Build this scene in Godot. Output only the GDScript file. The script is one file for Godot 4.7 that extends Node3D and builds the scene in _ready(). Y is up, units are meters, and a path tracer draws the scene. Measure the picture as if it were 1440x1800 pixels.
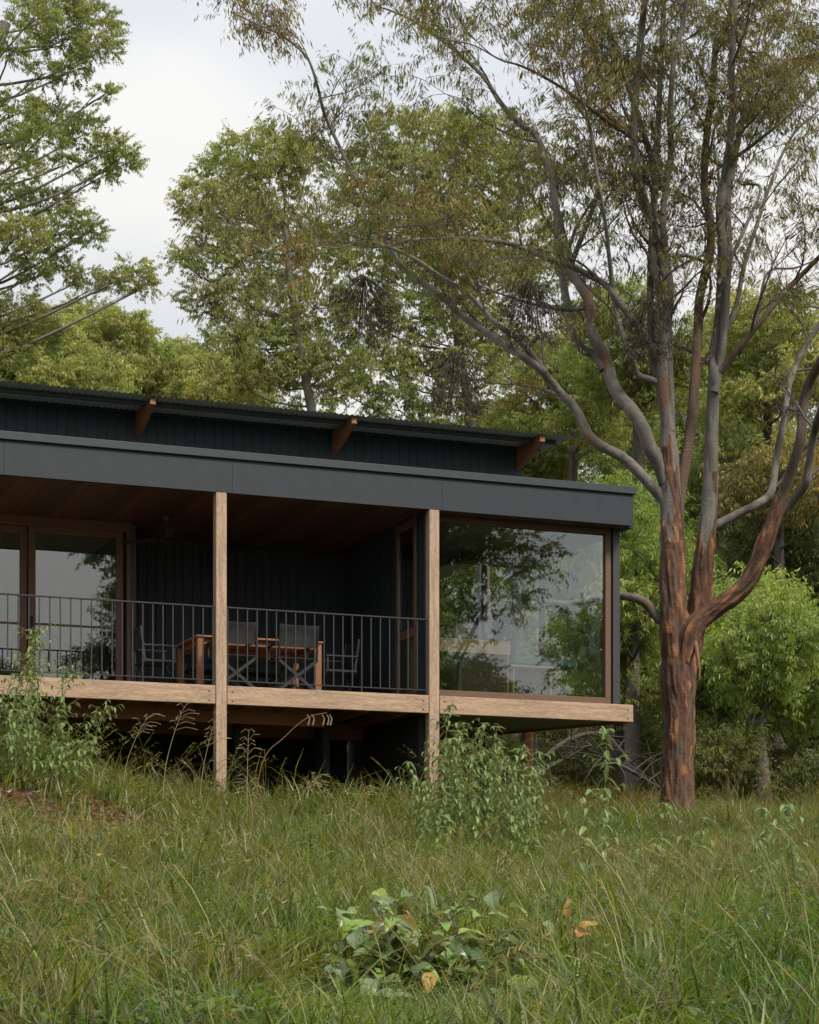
extends Node3D
# A timber and dark steel house on a grassy slope among gum trees. Metres, y up, the camera at the origin.

const F := 3700.0       # focal length in pixels of the 1440x1800 photograph
const HY := 1670.0      # row of the horizon
const CX := 720.0
const TH := 0.369275    # the facade is turned by this angle

var rng := RandomNumberGenerator.new()
var used := {}
var M := {}
var box_cache := {}
var house: Node3D
var gnoise := FastNoiseLite.new()
var bnoise := FastNoiseLite.new()

# ---------------------------------------------------------------- helpers
func P(px: float, py: float, d: float) -> Vector3:
	return Vector3((px - CX) / F * d, (HY - py) / F * d, -d)

func numbered(called: String) -> String:
	var n: int = used.get(called, 0)
	used[called] = n + 1
	return called if n == 0 else "%s_%03d" % [called, n]

func tag(o: Node, label: String, category: String, group := "", kind := "") -> void:
	if label: o.set_meta("label", label)
	if category: o.set_meta("category", category)
	if group: o.set_meta("group", group)
	if kind: o.set_meta("kind", kind)

func thing(called: String, label: String, category: String, at := Vector3.ZERO, turn := 0.0, group := "") -> Node3D:
	var o := Node3D.new()
	o.name = numbered(called)
	add_child(o)
	o.position = at
	o.rotation.y = turn
	tag(o, label, category, group)
	return o

func mi(called: String, mesh: Mesh, m: Material, parent: Node, at := Vector3.ZERO) -> MeshInstance3D:
	var o := MeshInstance3D.new()
	o.name = called
	o.mesh = mesh
	o.material_override = m
	o.position = at
	parent.add_child(o, true)
	return o

func mat(c: Color, rough := 0.8, tex: Texture2D = null, scale := Vector3.ONE, bump: Texture2D = null, bump_cm := 0.0) -> StandardMaterial3D:
	var m := StandardMaterial3D.new()
	m.albedo_color = c.linear_to_srgb()
	m.roughness = rough
	if tex:
		m.albedo_texture = tex
	if bump:
		m.heightmap_enabled = true
		m.heightmap_texture = bump
		m.heightmap_scale = bump_cm
	if tex or bump:
		m.uv1_triplanar = true
		m.uv1_scale = scale
	return m

func noise_tex(sd: int, freq: float, octaves: int, lo: Color, hi: Color, size := 256, power := 1.0) -> ImageTexture:
	var n := FastNoiseLite.new()
	n.seed = sd
	n.frequency = freq
	n.fractal_octaves = octaves
	n.noise_type = FastNoiseLite.TYPE_SIMPLEX_SMOOTH
	var src := n.get_seamless_image(size, size)
	var im := Image.create(size, size, false, Image.FORMAT_RGB8)
	for y in size:
		for x in size:
			var v := pow(src.get_pixel(x, y).r, power)
			im.set_pixel(x, y, lo.lerp(hi, v))
	return ImageTexture.create_from_image(im)

# a box with chamfered edges, centred
func bevel_box(size: Vector3, b := 0.004) -> ArrayMesh:
	var key := "%.4f_%.4f_%.4f_%.4f" % [size.x, size.y, size.z, b]
	if box_cache.has(key):
		return box_cache[key]
	var h := size / 2.0
	b = minf(b, minf(h.x, minf(h.y, h.z)) * 0.45)
	var v := PackedVector3Array()
	var quad := func(q: Array, want: Vector3) -> void:
		var nn: Vector3 = (q[2] - q[0]).cross(q[1] - q[0])
		if nn.dot(want) < 0.0:
			q.reverse()
		v.append_array(PackedVector3Array([q[0], q[1], q[2]]))
		if q.size() == 4:
			v.append_array(PackedVector3Array([q[0], q[2], q[3]]))
	var pt := func(sx: float, sy: float, sz: float, ax: int) -> Vector3:
		var p := Vector3(sx * (h.x - b), sy * (h.y - b), sz * (h.z - b))
		p[ax] = [sx * h.x, sy * h.y, sz * h.z][ax]
		return p
	for ax in 3:
		for s in [-1.0, 1.0]:
			var q := []
			for k in [[-1.0, -1.0], [1.0, -1.0], [1.0, 1.0], [-1.0, 1.0]]:
				var g := [0.0, 0.0, 0.0]
				g[ax] = s
				g[(ax + 1) % 3] = k[0]
				g[(ax + 2) % 3] = k[1]
				q.append(pt.call(g[0], g[1], g[2], ax))
			var want := Vector3.ZERO
			want[ax] = s
			quad.call(q, want)
	for ax in 3:
		var a1 := (ax + 1) % 3
		var a2 := (ax + 2) % 3
		for s in [-1.0, 1.0]:
			for t in [-1.0, 1.0]:
				var q := []
				for e in [[-1.0, a1], [1.0, a1], [1.0, a2], [-1.0, a2]]:
					var g := [0.0, 0.0, 0.0]
					g[ax] = e[0]
					g[a1] = s
					g[a2] = t
					q.append(pt.call(g[0], g[1], g[2], e[1]))
				var want := Vector3.ZERO
				want[a1] = s
				want[a2] = t
				quad.call(q, want)
	for sx in [-1.0, 1.0]:
		for sy in [-1.0, 1.0]:
			for sz in [-1.0, 1.0]:
				quad.call([pt.call(sx, sy, sz, 0), pt.call(sx, sy, sz, 1), pt.call(sx, sy, sz, 2)], Vector3(sx, sy, sz))
	var m := flat_mesh(v)
	box_cache[key] = m
	return m

func flat_mesh(v: PackedVector3Array, c := PackedColorArray()) -> ArrayMesh:
	var n := PackedVector3Array()
	n.resize(v.size())
	for i in range(0, v.size(), 3):
		var nn := (v[i + 2] - v[i]).cross(v[i + 1] - v[i]).normalized()
		n[i] = nn
		n[i + 1] = nn
		n[i + 2] = nn
	var a := []
	a.resize(Mesh.ARRAY_MAX)
	a[Mesh.ARRAY_VERTEX] = v
	a[Mesh.ARRAY_NORMAL] = n
	if c.size():
		a[Mesh.ARRAY_COLOR] = c
	var m := ArrayMesh.new()
	m.add_surface_from_arrays(Mesh.PRIMITIVE_TRIANGLES, a)
	return m

# box in the house's own axes: s along the facade, h above the deck, t inwards from the facade
func hb(called: String, s0: float, s1: float, h0: float, h1: float, t0: float, t1: float, m: Material, parent: Node3D, bev := 0.004) -> MeshInstance3D:
	return mi(called, bevel_box(Vector3(s1 - s0, h1 - h0, t1 - t0), bev), m, parent, Vector3((s0 + s1) / 2, (h0 + h1) / 2, -(t0 + t1) / 2))

# a bar between two points
func bar(called: String, a: Vector3, b: Vector3, w: float, th: float, m: Material, parent: Node3D, up := Vector3.UP, bev := 0.002) -> MeshInstance3D:
	var o := mi(called, bevel_box(Vector3(w, th, a.distance_to(b)), bev), m, parent)
	o.transform = Transform3D(Basis.looking_at(b - a, up), (a + b) / 2)
	return o

# ---------------------------------------------------------------- tubes
class Buf:
	var v := PackedVector3Array()
	var n := PackedVector3Array()
	var c := PackedColorArray()
	var i := PackedInt32Array()
	func mesh() -> ArrayMesh:
		var a := []
		a.resize(Mesh.ARRAY_MAX)
		a[Mesh.ARRAY_VERTEX] = v
		a[Mesh.ARRAY_NORMAL] = n
		a[Mesh.ARRAY_COLOR] = c
		a[Mesh.ARRAY_INDEX] = i
		var m := ArrayMesh.new()
		m.add_surface_from_arrays(Mesh.PRIMITIVE_TRIANGLES, a)
		return m

func smooth_line(pts: Array, step: float) -> PackedVector3Array:
	var out := PackedVector3Array()
	for k in pts.size() - 1:
		var p0: Vector3 = pts[maxi(k - 1, 0)]
		var p1: Vector3 = pts[k]
		var p2: Vector3 = pts[k + 1]
		var p3: Vector3 = pts[mini(k + 2, pts.size() - 1)]
		var n := maxi(1, int(p1.distance_to(p2) / step))
		for j in n:
			out.append(p1.cubic_interpolate(p2, p0, p3, float(j) / n))
	out.append(pts[-1])
	return out

# mode: 0 plain colour c0, 1 smooth gum bark (grey with peeling brown), 2 fibrous red brown bark, 3 the reverse of 0 in darker twigs
func tube(b: Buf, pts: PackedVector3Array, r0: float, r1: float, sides: int, mode := 0, c0 := Color(0.1, 0.08, 0.06), power := 1.0) -> void:
	var first := b.v.size()
	var count := pts.size()
	var side := Vector3.RIGHT
	for k in count:
		var t := (pts[mini(k + 1, count - 1)] - pts[maxi(k - 1, 0)]).normalized()
		side = (side - t * side.dot(t)).normalized()
		if side.length() < 0.5:
			side = t.cross(Vector3(0.3, 0.2, 0.9)).normalized()
		var up := t.cross(side)
		var f := float(k) / maxi(count - 1, 1)
		var r := lerpf(r0, r1, pow(f, power))
		for s in sides:
			var a := TAU * s / sides
			var dir := side * cos(a) + up * sin(a)
			var p := pts[k] + dir * r
			var col := c0
			if mode == 1:
				var w := bnoise.get_noise_3d(p.x * 24.0, p.y * 6.0, p.z * 24.0)
				var w2 := bnoise.get_noise_3d(p.x * 110.0, p.y * 28.0, p.z * 110.0 + 50.0)
				col = c0 * (1.0 + 0.6 * w2 + 0.35 * bnoise.get_noise_3d(p.x * 12.0, p.y * 4.0, p.z * 12.0))
				if w > 0.34:
					col = col.lerp(Color(0.15, 0.075, 0.042), clampf((w - 0.34) * 7.0, 0, 0.7))
				elif w < -0.28:
					col = col.lerp(Color(0.05, 0.042, 0.037), clampf((-w - 0.28) * 6.0, 0, 0.7))
				p += dir * r * 0.10 * w2
			b.v.append(p)
			b.n.append(dir)
			b.c.append(col)
	for k in count - 1:
		for s in sides:
			var s2 := (s + 1) % sides
			var a0 := first + k * sides + s
			var a1 := first + k * sides + s2
			var b0 := a0 + sides
			var b1 := a1 + sides
			b.i.append(a0); b.i.append(b0); b.i.append(a1)
			b.i.append(a1); b.i.append(b0); b.i.append(b1)

# ---------------------------------------------------------------- foliage
# a leafy twig: leaves hang below a short branchlet that runs along +x
func make_sprig(n: int, length: float, leaf: float, wide: float, hang: float, tint: Color, vary: float) -> ArrayMesh:
	var v := PackedVector3Array()
	var c := PackedColorArray()
	var stems := 3
	for st in stems:
		var yaw := rng.randf_range(-0.9, 0.9)
		var rise := rng.randf_range(-0.15, 0.45)
		var d := Vector3(cos(yaw), rise, sin(yaw)).normalized()
		var l := length * rng.randf_range(0.7, 1.1)
		var prev := Vector3.ZERO
		for k in 3:
			var f := (k + 1) / 3.0
			var p := d * l * f + Vector3(0, -0.25 * l * f * f * hang, 0)
			var w := Vector3(0, 0.004 * (1.3 - f), 0)
			v.append_array(PackedVector3Array([prev - w, p, prev + w]))
			for q in 3: c.append(Color(0.07, 0.05, 0.035))
			prev = p
		for k in n:
			var f := rng.randf_range(0.15, 1.05)
			var at := d * l * f + Vector3(0, -0.25 * l * f * f * hang, 0)
			var az := rng.randf() * TAU
			var out := Vector3(cos(az), 0, sin(az)) + d * 0.5
			var ld := (out * (1.15 - hang) * rng.randf_range(0.4, 1.0) + Vector3(0, -hang + rng.randf_range(-0.2, 0.5) * (1.2 - hang), 0)).normalized()
			var ll := leaf * rng.randf_range(0.65, 1.2)
			var lw := wide * rng.randf_range(0.75, 1.2) * 0.5
			var sd := ld.cross(Vector3(rng.randf_range(-1, 1), rng.randf_range(-0.4, 0.4), rng.randf_range(-1, 1))).normalized()
			var nn := ld.cross(sd)
			var mid := at + ld * ll * 0.42
			var bend := nn * ll * rng.randf_range(-0.12, 0.12)
			var tip := at + ld * ll + bend
			var le := mid + sd * lw + nn * lw * 0.35
			var ri := mid - sd * lw + nn * lw * 0.35
			v.append_array(PackedVector3Array([at, le, tip, at, tip, ri]))
			var u := rng.randf_range(-1, 1) * vary
			var col := Color(tint.r * (1 + u * 1.1), tint.g * (1 + u * 0.8), tint.b * (1 + u * 0.5))
			for q in 6: c.append(col)
	return flat_mesh(v, c)

func multi(called: String, mesh: Mesh, m: Material, parent: Node, xf: Array, cols: PackedColorArray) -> MultiMeshInstance3D:
	var mm := MultiMesh.new()
	mm.transform_format = MultiMesh.TRANSFORM_3D
	mm.use_colors = true
	mm.mesh = mesh
	mm.instance_count = xf.size()
	var b := PackedFloat32Array()
	b.resize(xf.size() * 16)
	for k in xf.size():
		var t: Transform3D = xf[k]
		var o := k * 16
		b[o] = t.basis.x.x; b[o + 1] = t.basis.y.x; b[o + 2] = t.basis.z.x; b[o + 3] = t.origin.x
		b[o + 4] = t.basis.x.y; b[o + 5] = t.basis.y.y; b[o + 6] = t.basis.z.y; b[o + 7] = t.origin.y
		b[o + 8] = t.basis.x.z; b[o + 9] = t.basis.y.z; b[o + 10] = t.basis.z.z; b[o + 11] = t.origin.z
		b[o + 12] = cols[k].r; b[o + 13] = cols[k].g; b[o + 14] = cols[k].b; b[o + 15] = 1.0
	mm.buffer = b
	var o2 := MultiMeshInstance3D.new()
	o2.name = called
	o2.multimesh = mm
	o2.material_override = m
	parent.add_child(o2, true)
	o2.set_meta("kind", "stuff")
	return o2

# collects leafy twigs by variant and commits them under a tree
class Leaves:
	var xf := [[], [], [], []]
	var col := [PackedColorArray(), PackedColorArray(), PackedColorArray(), PackedColorArray()]

func put_leaf(l: Leaves, at: Vector3, out: Vector3, size: float, col: Color) -> void:
	var k := rng.randi() % 4
	var yaw := atan2(-out.z, out.x) + rng.randf_range(-0.6, 0.6)
	var bs := Basis(Vector3.UP, yaw) * Basis(Vector3.FORWARD, rng.randf_range(-0.95, 0.7)) * Basis(Vector3.RIGHT, rng.randf_range(-0.6, 0.6))
	l.xf[k].append(Transform3D(bs.scaled(Vector3.ONE * size * rng.randf_range(0.75, 1.25)), at))
	var j := rng.randf_range(0.8, 1.2)
	l.col[k].append(Color(col.r * j * rng.randf_range(0.92, 1.08), col.g * j, col.b * j))

func commit_leaves(l: Leaves, sprigs: Array, parent: Node) -> void:
	for k in 4:
		if l.xf[k].size():
			multi("foliage", sprigs[k], M.leaf, parent, l.xf[k], l.col[k])

func clump(l: Leaves, wood: Buf, c: Vector3, r: Vector3, n: int, from: Vector3, size: float, col: Color, wc: Color) -> void:
	var arms := 5
	for a in arms:
		var az := rng.randf() * TAU
		var e := c + Vector3(cos(az) * r.x * 0.75, rng.randf_range(-0.3, 0.7) * r.y, sin(az) * r.z * 0.75)
		var s := from.lerp(c, rng.randf_range(0.55, 0.95))
		var m := s.lerp(e, 0.5) + Vector3(rng.randf_range(-0.1, 0.1), 0.12, rng.randf_range(-0.1, 0.1)) * r.x
		tube(wood, smooth_line([s, m, e], r.x * 0.4), 0.016 * sqrt(maxf(r.x, 0.3)), 0.005, 4, 0, wc)
	for k in n:
		var p := Vector3(rng.randf_range(-1, 1), rng.randf_range(-1, 1), rng.randf_range(-1, 1))
		while p.length() > 1.0 or p.length() < 0.35:
			p = Vector3(rng.randf_range(-1, 1), rng.randf_range(-1, 1), rng.randf_range(-1, 1))
		if p.y < -0.3 and rng.randf() < 0.6:
			p.y = -p.y
		var w := bnoise.get_noise_3d(c.x * 3.0 + p.x * 22.0, c.y * 3.0 + p.y * 22.0, c.z + p.z * 22.0)
		if w < -0.2:
			continue
		put_leaf(l, c + p * r, p, size, col)

# a tree from a trunk and a list of [px, py, radius px, depth offset] foliage clumps
func gum(called: String, label: String, group: String, trunk_px: Array, d: float, rad: float, clumps: Array, col: Color, density: float, size: float, wc := Color(0.105, 0.10, 0.092), kind := "sprig_b") -> Node3D:
	var root_p := P(trunk_px[0][0], trunk_px[0][1], d)
	root_p.y = gh(root_p.x, root_p.z) - 0.1
	var o := thing(called, label, "tree", root_p, 0.0, group)
	var line := [Vector3.ZERO]
	for k in range(1, trunk_px.size()):
		line.append(P(trunk_px[k][0], trunk_px[k][1], d + (trunk_px[k][2] if trunk_px[k].size() > 2 else 0.0)) - root_p)
	var tl := smooth_line(line, 0.35)
	var wood := Buf.new()
	tube(wood, tl, rad, rad * 0.35, 9, 1, wc)
	mi("trunk", wood.mesh(), M.bark, o)
	var br := Buf.new()
	var lv := Leaves.new()
	for k in clumps:
		var c: Vector3 = P(k[0], k[1], d + k[3]) - root_p
		var r: float = k[2] / F * (d + k[3]) * (0.82 if density > 4.0 else 1.0)
		var best := 0
		var cost := 1e9
		for j in tl.size():
			var dd: float = (tl[j] - c).length() + maxf(0.0, tl[j].y - c.y + 0.35 * Vector2(tl[j].x - c.x, tl[j].z - c.z).length()) * 3.0
			if dd < cost:
				cost = dd
				best = j
		var s := tl[best]
		var mid := s.lerp(c, 0.5) + Vector3(rng.randf_range(-0.08, 0.08), -0.08, rng.randf_range(-0.08, 0.08)) * s.distance_to(c)
		var br_r := minf(rad * 0.35, 0.012 + 0.009 * s.distance_to(c))
		tube(br, smooth_line([s, mid, c], 0.4), br_r, 0.012, 5, 0, wc)
		var shade := rng.randf_range(0.82, 1.18)
		clump(lv, br, c, Vector3(r, r * 0.9, r), int(density * r * r * 150.0) + 14, mid, size, Color(col.r * shade * rng.randf_range(0.92, 1.1), col.g * shade, col.b * shade), wc * 0.8)
	mi("branches", br.mesh(), M.bark, o).set_meta("kind", "stuff")
	commit_leaves(lv, M[kind], o)
	return o

func auto_clumps(cx: float, cy: float, rx: float, ry: float, n: int, r0: float, r1: float, dz: float) -> Array:
	var out := []
	for k in n:
		var a := rng.randf() * TAU
		var q := sqrt(rng.randf())
		out.append([cx + cos(a) * q * rx, cy + sin(a) * q * ry, rng.randf_range(r0, r1), rng.randf_range(-dz, dz)])
	return out

# ---------------------------------------------------------------- terrain
func gh(x: float, z: float) -> float:
	var d := -z
	var y := 0.0
	if d < 0.0:
		y = -1.6 + 0.10 * maxf(d, -110.0)
	else:
		y = -1.6 + 0.111 * minf(d, 32.0) + 0.088 * clampf(d - 32.0, 0.0, 40.0) + 0.118 * clampf(d - 72.0, 0.0, 130.0)
		y += 0.085 * clampf(1.5 - x, 0.0, 6.0) * smoothstep(10.0, 20.0, d) * (1.0 - smoothstep(34.0, 60.0, d))
	y += 0.85 * exp(-pow((x + 5.2) / 1.9, 2.0)) * exp(-pow((d - 22.6) / 3.0, 2.0))
	y += 0.10 * gnoise.get_noise_2d(x * 6.0, z * 6.0) * (1.0 if absf(x) < 60.0 else 3.0)
	return y

func soil(x: float, z: float) -> float:    # 1 where the ground is bare
	var q := Vector2((x + 2.75) / 1.0, (z + 20.9) / 1.5).length() + 1.0 * gnoise.get_noise_2d(x * 60.0, z * 60.0)
	var q2 := Vector2((x + 4.0) / 0.45, (z + 20.3) / 0.8).length() + 1.0 * gnoise.get_noise_2d(x * 60.0, z * 60.0)
	return clampf(1.5 - minf(q, q2), 0.0, 1.0)

func build_ground() -> void:
	var xs := []
	var zs := []
	for a in [-420.0, -280.0, -190.0, -130.0, -95.0, -70.0, -52.0, -40.0, -32.0, -26.0, -22.0]: xs.append(a)
	var x := -18.0
	while x <= 18.0:
		xs.append(x)
		x += 0.4
	for a in [22.0, 26.0, 32.0, 40.0, 52.0, 70.0, 95.0, 130.0, 190.0, 280.0, 420.0]: xs.append(a)
	for a in [-430.0, -300.0, -220.0, -165.0, -130.0, -105.0, -90.0, -78.0, -68.0, -60.0, -54.0, -49.0, -45.0, -42.0]: zs.append(a)
	x = -40.0
	while x <= 4.0:
		zs.append(x)
		x += 0.4
	for a in [8.0, 14.0, 22.0, 34.0, 52.0, 80.0, 120.0, 180.0, 280.0, 420.0]: zs.append(a)
	var b := Buf.new()
	for zz in zs:
		for xx in xs:
			var p := Vector3(xx, gh(xx, zz), zz)
			b.v.append(p)
			var e := 0.3
			b.n.append(Vector3(gh(xx - e, zz) - gh(xx + e, zz), 2 * e, gh(xx, zz - e) - gh(xx, zz + e)).normalized())
			var w := 0.5 + 0.5 * gnoise.get_noise_2d(xx * 9.0, zz * 9.0)
			var c := Color(0.05, 0.055, 0.02).lerp(Color(0.10, 0.075, 0.035), w)
			if zz < -38.0:
				c = c.lerp(Color(0.17, 0.11, 0.05), clampf(0.35 + w * 0.5, 0, 1))
			c = c.lerp(Color(0.15, 0.072, 0.042), soil(xx, zz))
			b.c.append(c)
	var nx := xs.size()
	for j in zs.size() - 1:
		for k in nx - 1:
			var a := j * nx + k
			b.i.append(a); b.i.append(a + 1); b.i.append(a + nx)
			b.i.append(a + 1); b.i.append(a + nx + 1); b.i.append(a + nx)
	var o := mi("ground", b.mesh(), M.earth, self)
	tag(o, "sloping paddock soil under the grass", "ground", "", "structure")

# ---------------------------------------------------------------- materials
func build_materials() -> void:
	var grain := noise_tex(3, 0.03, 5, Color(0.72, 0.67, 0.62), Color(1.0, 1.0, 1.0), 512)
	var wim := Image.create(512, 512, false, Image.FORMAT_RGB8)
	var wn := FastNoiseLite.new()
	wn.seed = 33
	wn.frequency = 0.012
	wn.fractal_octaves = 4
	var src := wn.get_seamless_image(512, 512)
	wn.frequency = 0.10
	var src2 := wn.get_seamless_image(512, 512)
	for y in 512:
		for x in 512:
			var a := src.get_pixel(x, y).r
			var b := src2.get_pixel(x, y).r
			var band := 0.5 + 0.5 * sin(a * 34.0)
			var v := 0.80 + 0.14 * band + 0.12 * (b - 0.5) + 0.22 * (a - 0.5)
			var c := Color(v, v * (0.965 + 0.03 * band), v * (0.92 + 0.06 * band))
			if b > 0.73: c = c * 0.80
			if b < 0.22: c = c.lerp(Color(0.86, 0.86, 0.84), 0.4)
			wim.set_pixel(x, y, c)
	var plank := ImageTexture.create_from_image(wim)
	var fim := Image.create(256, 256, false, Image.FORMAT_RGB8)
	wn.frequency = 0.02
	src = wn.get_seamless_image(256, 256)
	for y in 256:
		for x in 256:
			var v := 0.86 + 0.14 * src.get_pixel(x, y / 8).r + 0.06 * (src.get_pixel(y, x).r - 0.5)
			fim.set_pixel(x, y, Color(v, v, v))
	var streak := ImageTexture.create_from_image(fim)
	var fine := noise_tex(5, 0.03, 5, Color(0.88, 0.88, 0.88), Color(1, 1, 1), 256)
	M.grain = grain
	M.wood_x = mat(Color(0.49, 0.355, 0.265), 0.75, plank, Vector3(0.20, 2.6, 2.6), grain, 0.05)
	M.wood_y = mat(Color(0.49, 0.365, 0.28), 0.75, plank, Vector3(2.6, 0.22, 2.6), grain, 0.05)
	M.red_y = mat(Color(0.40, 0.155, 0.075), 0.7, grain, Vector3(8.0, 0.6, 8.0), grain, 0.1)
	M.red_x = mat(Color(0.30, 0.12, 0.06), 0.7, grain, Vector3(0.6, 8.0, 8.0), grain, 0.1)
	M.rafter = mat(Color(0.36, 0.17, 0.085), 0.65, grain, Vector3(8.0, 8.0, 0.8), grain, 0.08)
	M.frame = mat(Color(0.17, 0.10, 0.066), 0.55, grain, Vector3(6.0, 1.0, 6.0))
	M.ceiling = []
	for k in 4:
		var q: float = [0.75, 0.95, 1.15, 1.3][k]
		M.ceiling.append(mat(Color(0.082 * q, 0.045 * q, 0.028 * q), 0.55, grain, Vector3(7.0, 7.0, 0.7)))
	M.fascia = mat(Color(0.0125, 0.0215, 0.0345), 0.5, streak, Vector3(0.8, 0.8, 0.8))
	M.cap = mat(Color(0.034, 0.046, 0.052), 0.4, fine, Vector3(1.2, 1.2, 1.2))
	M.clad = []
	for k in 3:
		var q: float = [0.9, 1.0, 1.12][k]
		M.clad.append(mat(Color(0.018 * q, 0.031 * q, 0.041 * q), 0.5, fine, Vector3(5.0, 0.8, 5.0)))
	M.column = mat(Color(0.036, 0.042, 0.05), 0.5, fine, Vector3(3, 1, 3))
	M.roof = mat(Color(0.45, 0.47, 0.45), 0.5, fine, Vector3(1.5, 1.5, 1.5))
	M.roof.metallic = 0.0
	M.steel = mat(Color(0.038, 0.043, 0.048), 0.45)
	M.steel.metallic = 0.3
	M.alu = mat(Color(0.045, 0.048, 0.055), 0.45)
	M.alu.metallic = 0.6
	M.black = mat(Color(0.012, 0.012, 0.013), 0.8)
	M.fabric = mat(Color(0.018, 0.019, 0.022), 0.9, fine, Vector3(9, 9, 9))
	M.table = mat(Color(0.33, 0.155, 0.08), 0.5, grain, Vector3(0.8, 7.0, 7.0))
	M.table_y = mat(Color(0.34, 0.17, 0.09), 0.5, grain, Vector3(7.0, 0.8, 7.0))
	M.bolt = mat(Color(0.55, 0.50, 0.44), 0.35)
	M.bolt.metallic = 0.8
	M.soffit = mat(Color(0.13, 0.125, 0.105), 0.7, fine, Vector3(1, 1, 1))
	M.wall_in = mat(Color(0.12, 0.13, 0.125), 0.8, fine, Vector3(1, 1, 1))
	M.white = mat(Color(0.6, 0.6, 0.58), 0.8)
	M.floor_in = mat(Color(0.2, 0.13, 0.08), 0.6, grain, Vector3(0.6, 6, 6))
	M.ply = mat(Color(0.80, 0.60, 0.27), 0.5, grain, Vector3(1.0, 5, 5))
	M.ply_dark = mat(Color(0.10, 0.075, 0.04), 0.6, grain, Vector3(1.0, 5, 5))
	M.green = mat(Color(0.17, 0.30, 0.20), 0.9, fine, Vector3(4, 4, 4))
	M.silver = mat(Color(0.5, 0.5, 0.5), 0.35)
	M.silver.metallic = 0.7
	M.lamp = mat(Color(0.62, 0.68, 0.58), 0.6)
	var g := StandardMaterial3D.new()
	g.albedo_color = Color(0.93, 0.96, 0.95, 0.0)
	g.roughness = 0.0
	g.transparency = BaseMaterial3D.TRANSPARENCY_ALPHA
	g.refraction_enabled = true
	g.refraction_scale = 0.11
	M.glass = g
	M.bark = mat(Color(1, 1, 1), 0.85, null, Vector3.ONE, noise_tex(9, 0.05, 4, Color.BLACK, Color.WHITE), 1.2)
	M.bark.uv1_scale = Vector3(5, 1.6, 5)
	M.bark.vertex_color_use_as_albedo = true
	var lf := StandardMaterial3D.new()
	lf.albedo_color = Color.WHITE
	lf.vertex_color_use_as_albedo = true
	lf.roughness = 0.38
	lf.backlight_enabled = true
	lf.backlight = Color(0.95, 1.0, 0.50)
	M.leaf = lf
	var gr: StandardMaterial3D = lf.duplicate()
	gr.roughness = 0.36
	M.grass = gr
	M.earth = mat(Color(1, 1, 1), 0.95, noise_tex(12, 0.05, 5, Color(0.55, 0.55, 0.55), Color(1, 1, 1)), Vector3(1.3, 1.3, 1.3), noise_tex(13, 0.06, 5, Color.BLACK, Color.WHITE), 3.0)
	M.earth.vertex_color_use_as_albedo = true
	M.herb = []
	for c in [Color(0.095, 0.165, 0.038), Color(0.13, 0.205, 0.05), Color(0.068, 0.125, 0.032)]:
		M.herb.append(leaf_mat(c, 0.45))
	M.sap = {"green": leaf_mat(Color(0.14, 0.24, 0.05), 0.36), "grey": leaf_mat(Color(0.12, 0.175, 0.085), 0.36), "dark": leaf_mat(Color(0.075, 0.12, 0.05), 0.36), "lime": leaf_mat(Color(0.17, 0.24, 0.03), 0.45), "rust": leaf_mat(Color(0.34, 0.13, 0.03), 0.5), "gold": leaf_mat(Color(0.32, 0.19, 0.03), 0.5)}
	M.stem = mat(Color(0.10, 0.11, 0.04), 0.7)
	M.stem_red = mat(Color(0.17, 0.08, 0.05), 0.7)
	M.straw = mat(Color(0.36, 0.30, 0.17), 0.8)
	M.seed = mat(Color(0.20, 0.13, 0.09), 0.9)
	M.dead = mat(Color(0.085, 0.078, 0.07), 0.9, grain, Vector3(4, 4, 4))
	# leafy twigs, four of each kind
	M.sprig_a = []
	M.sprig_b = []
	M.sprig_c = []
	for k in 4:
		M.sprig_a.append(make_sprig(7, 0.42, 0.12, 0.0185, 0.9, Color(1, 1, 1), 0.4))
		M.sprig_c.append(make_sprig(14, 0.32, 0.098, 0.0235, 0.78, Color(1, 1, 1), 0.4))
		M.sprig_b.append(make_sprig(13, 0.46, 0.115, 0.0255, 0.68, Color(1, 1, 1), 0.35))

func leaf_mat(c: Color, rough: float) -> StandardMaterial3D:
	var m := mat(c, rough)
	m.backlight_enabled = true
	m.backlight = Color(0.5, 0.5, 0.3)
	return m

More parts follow.
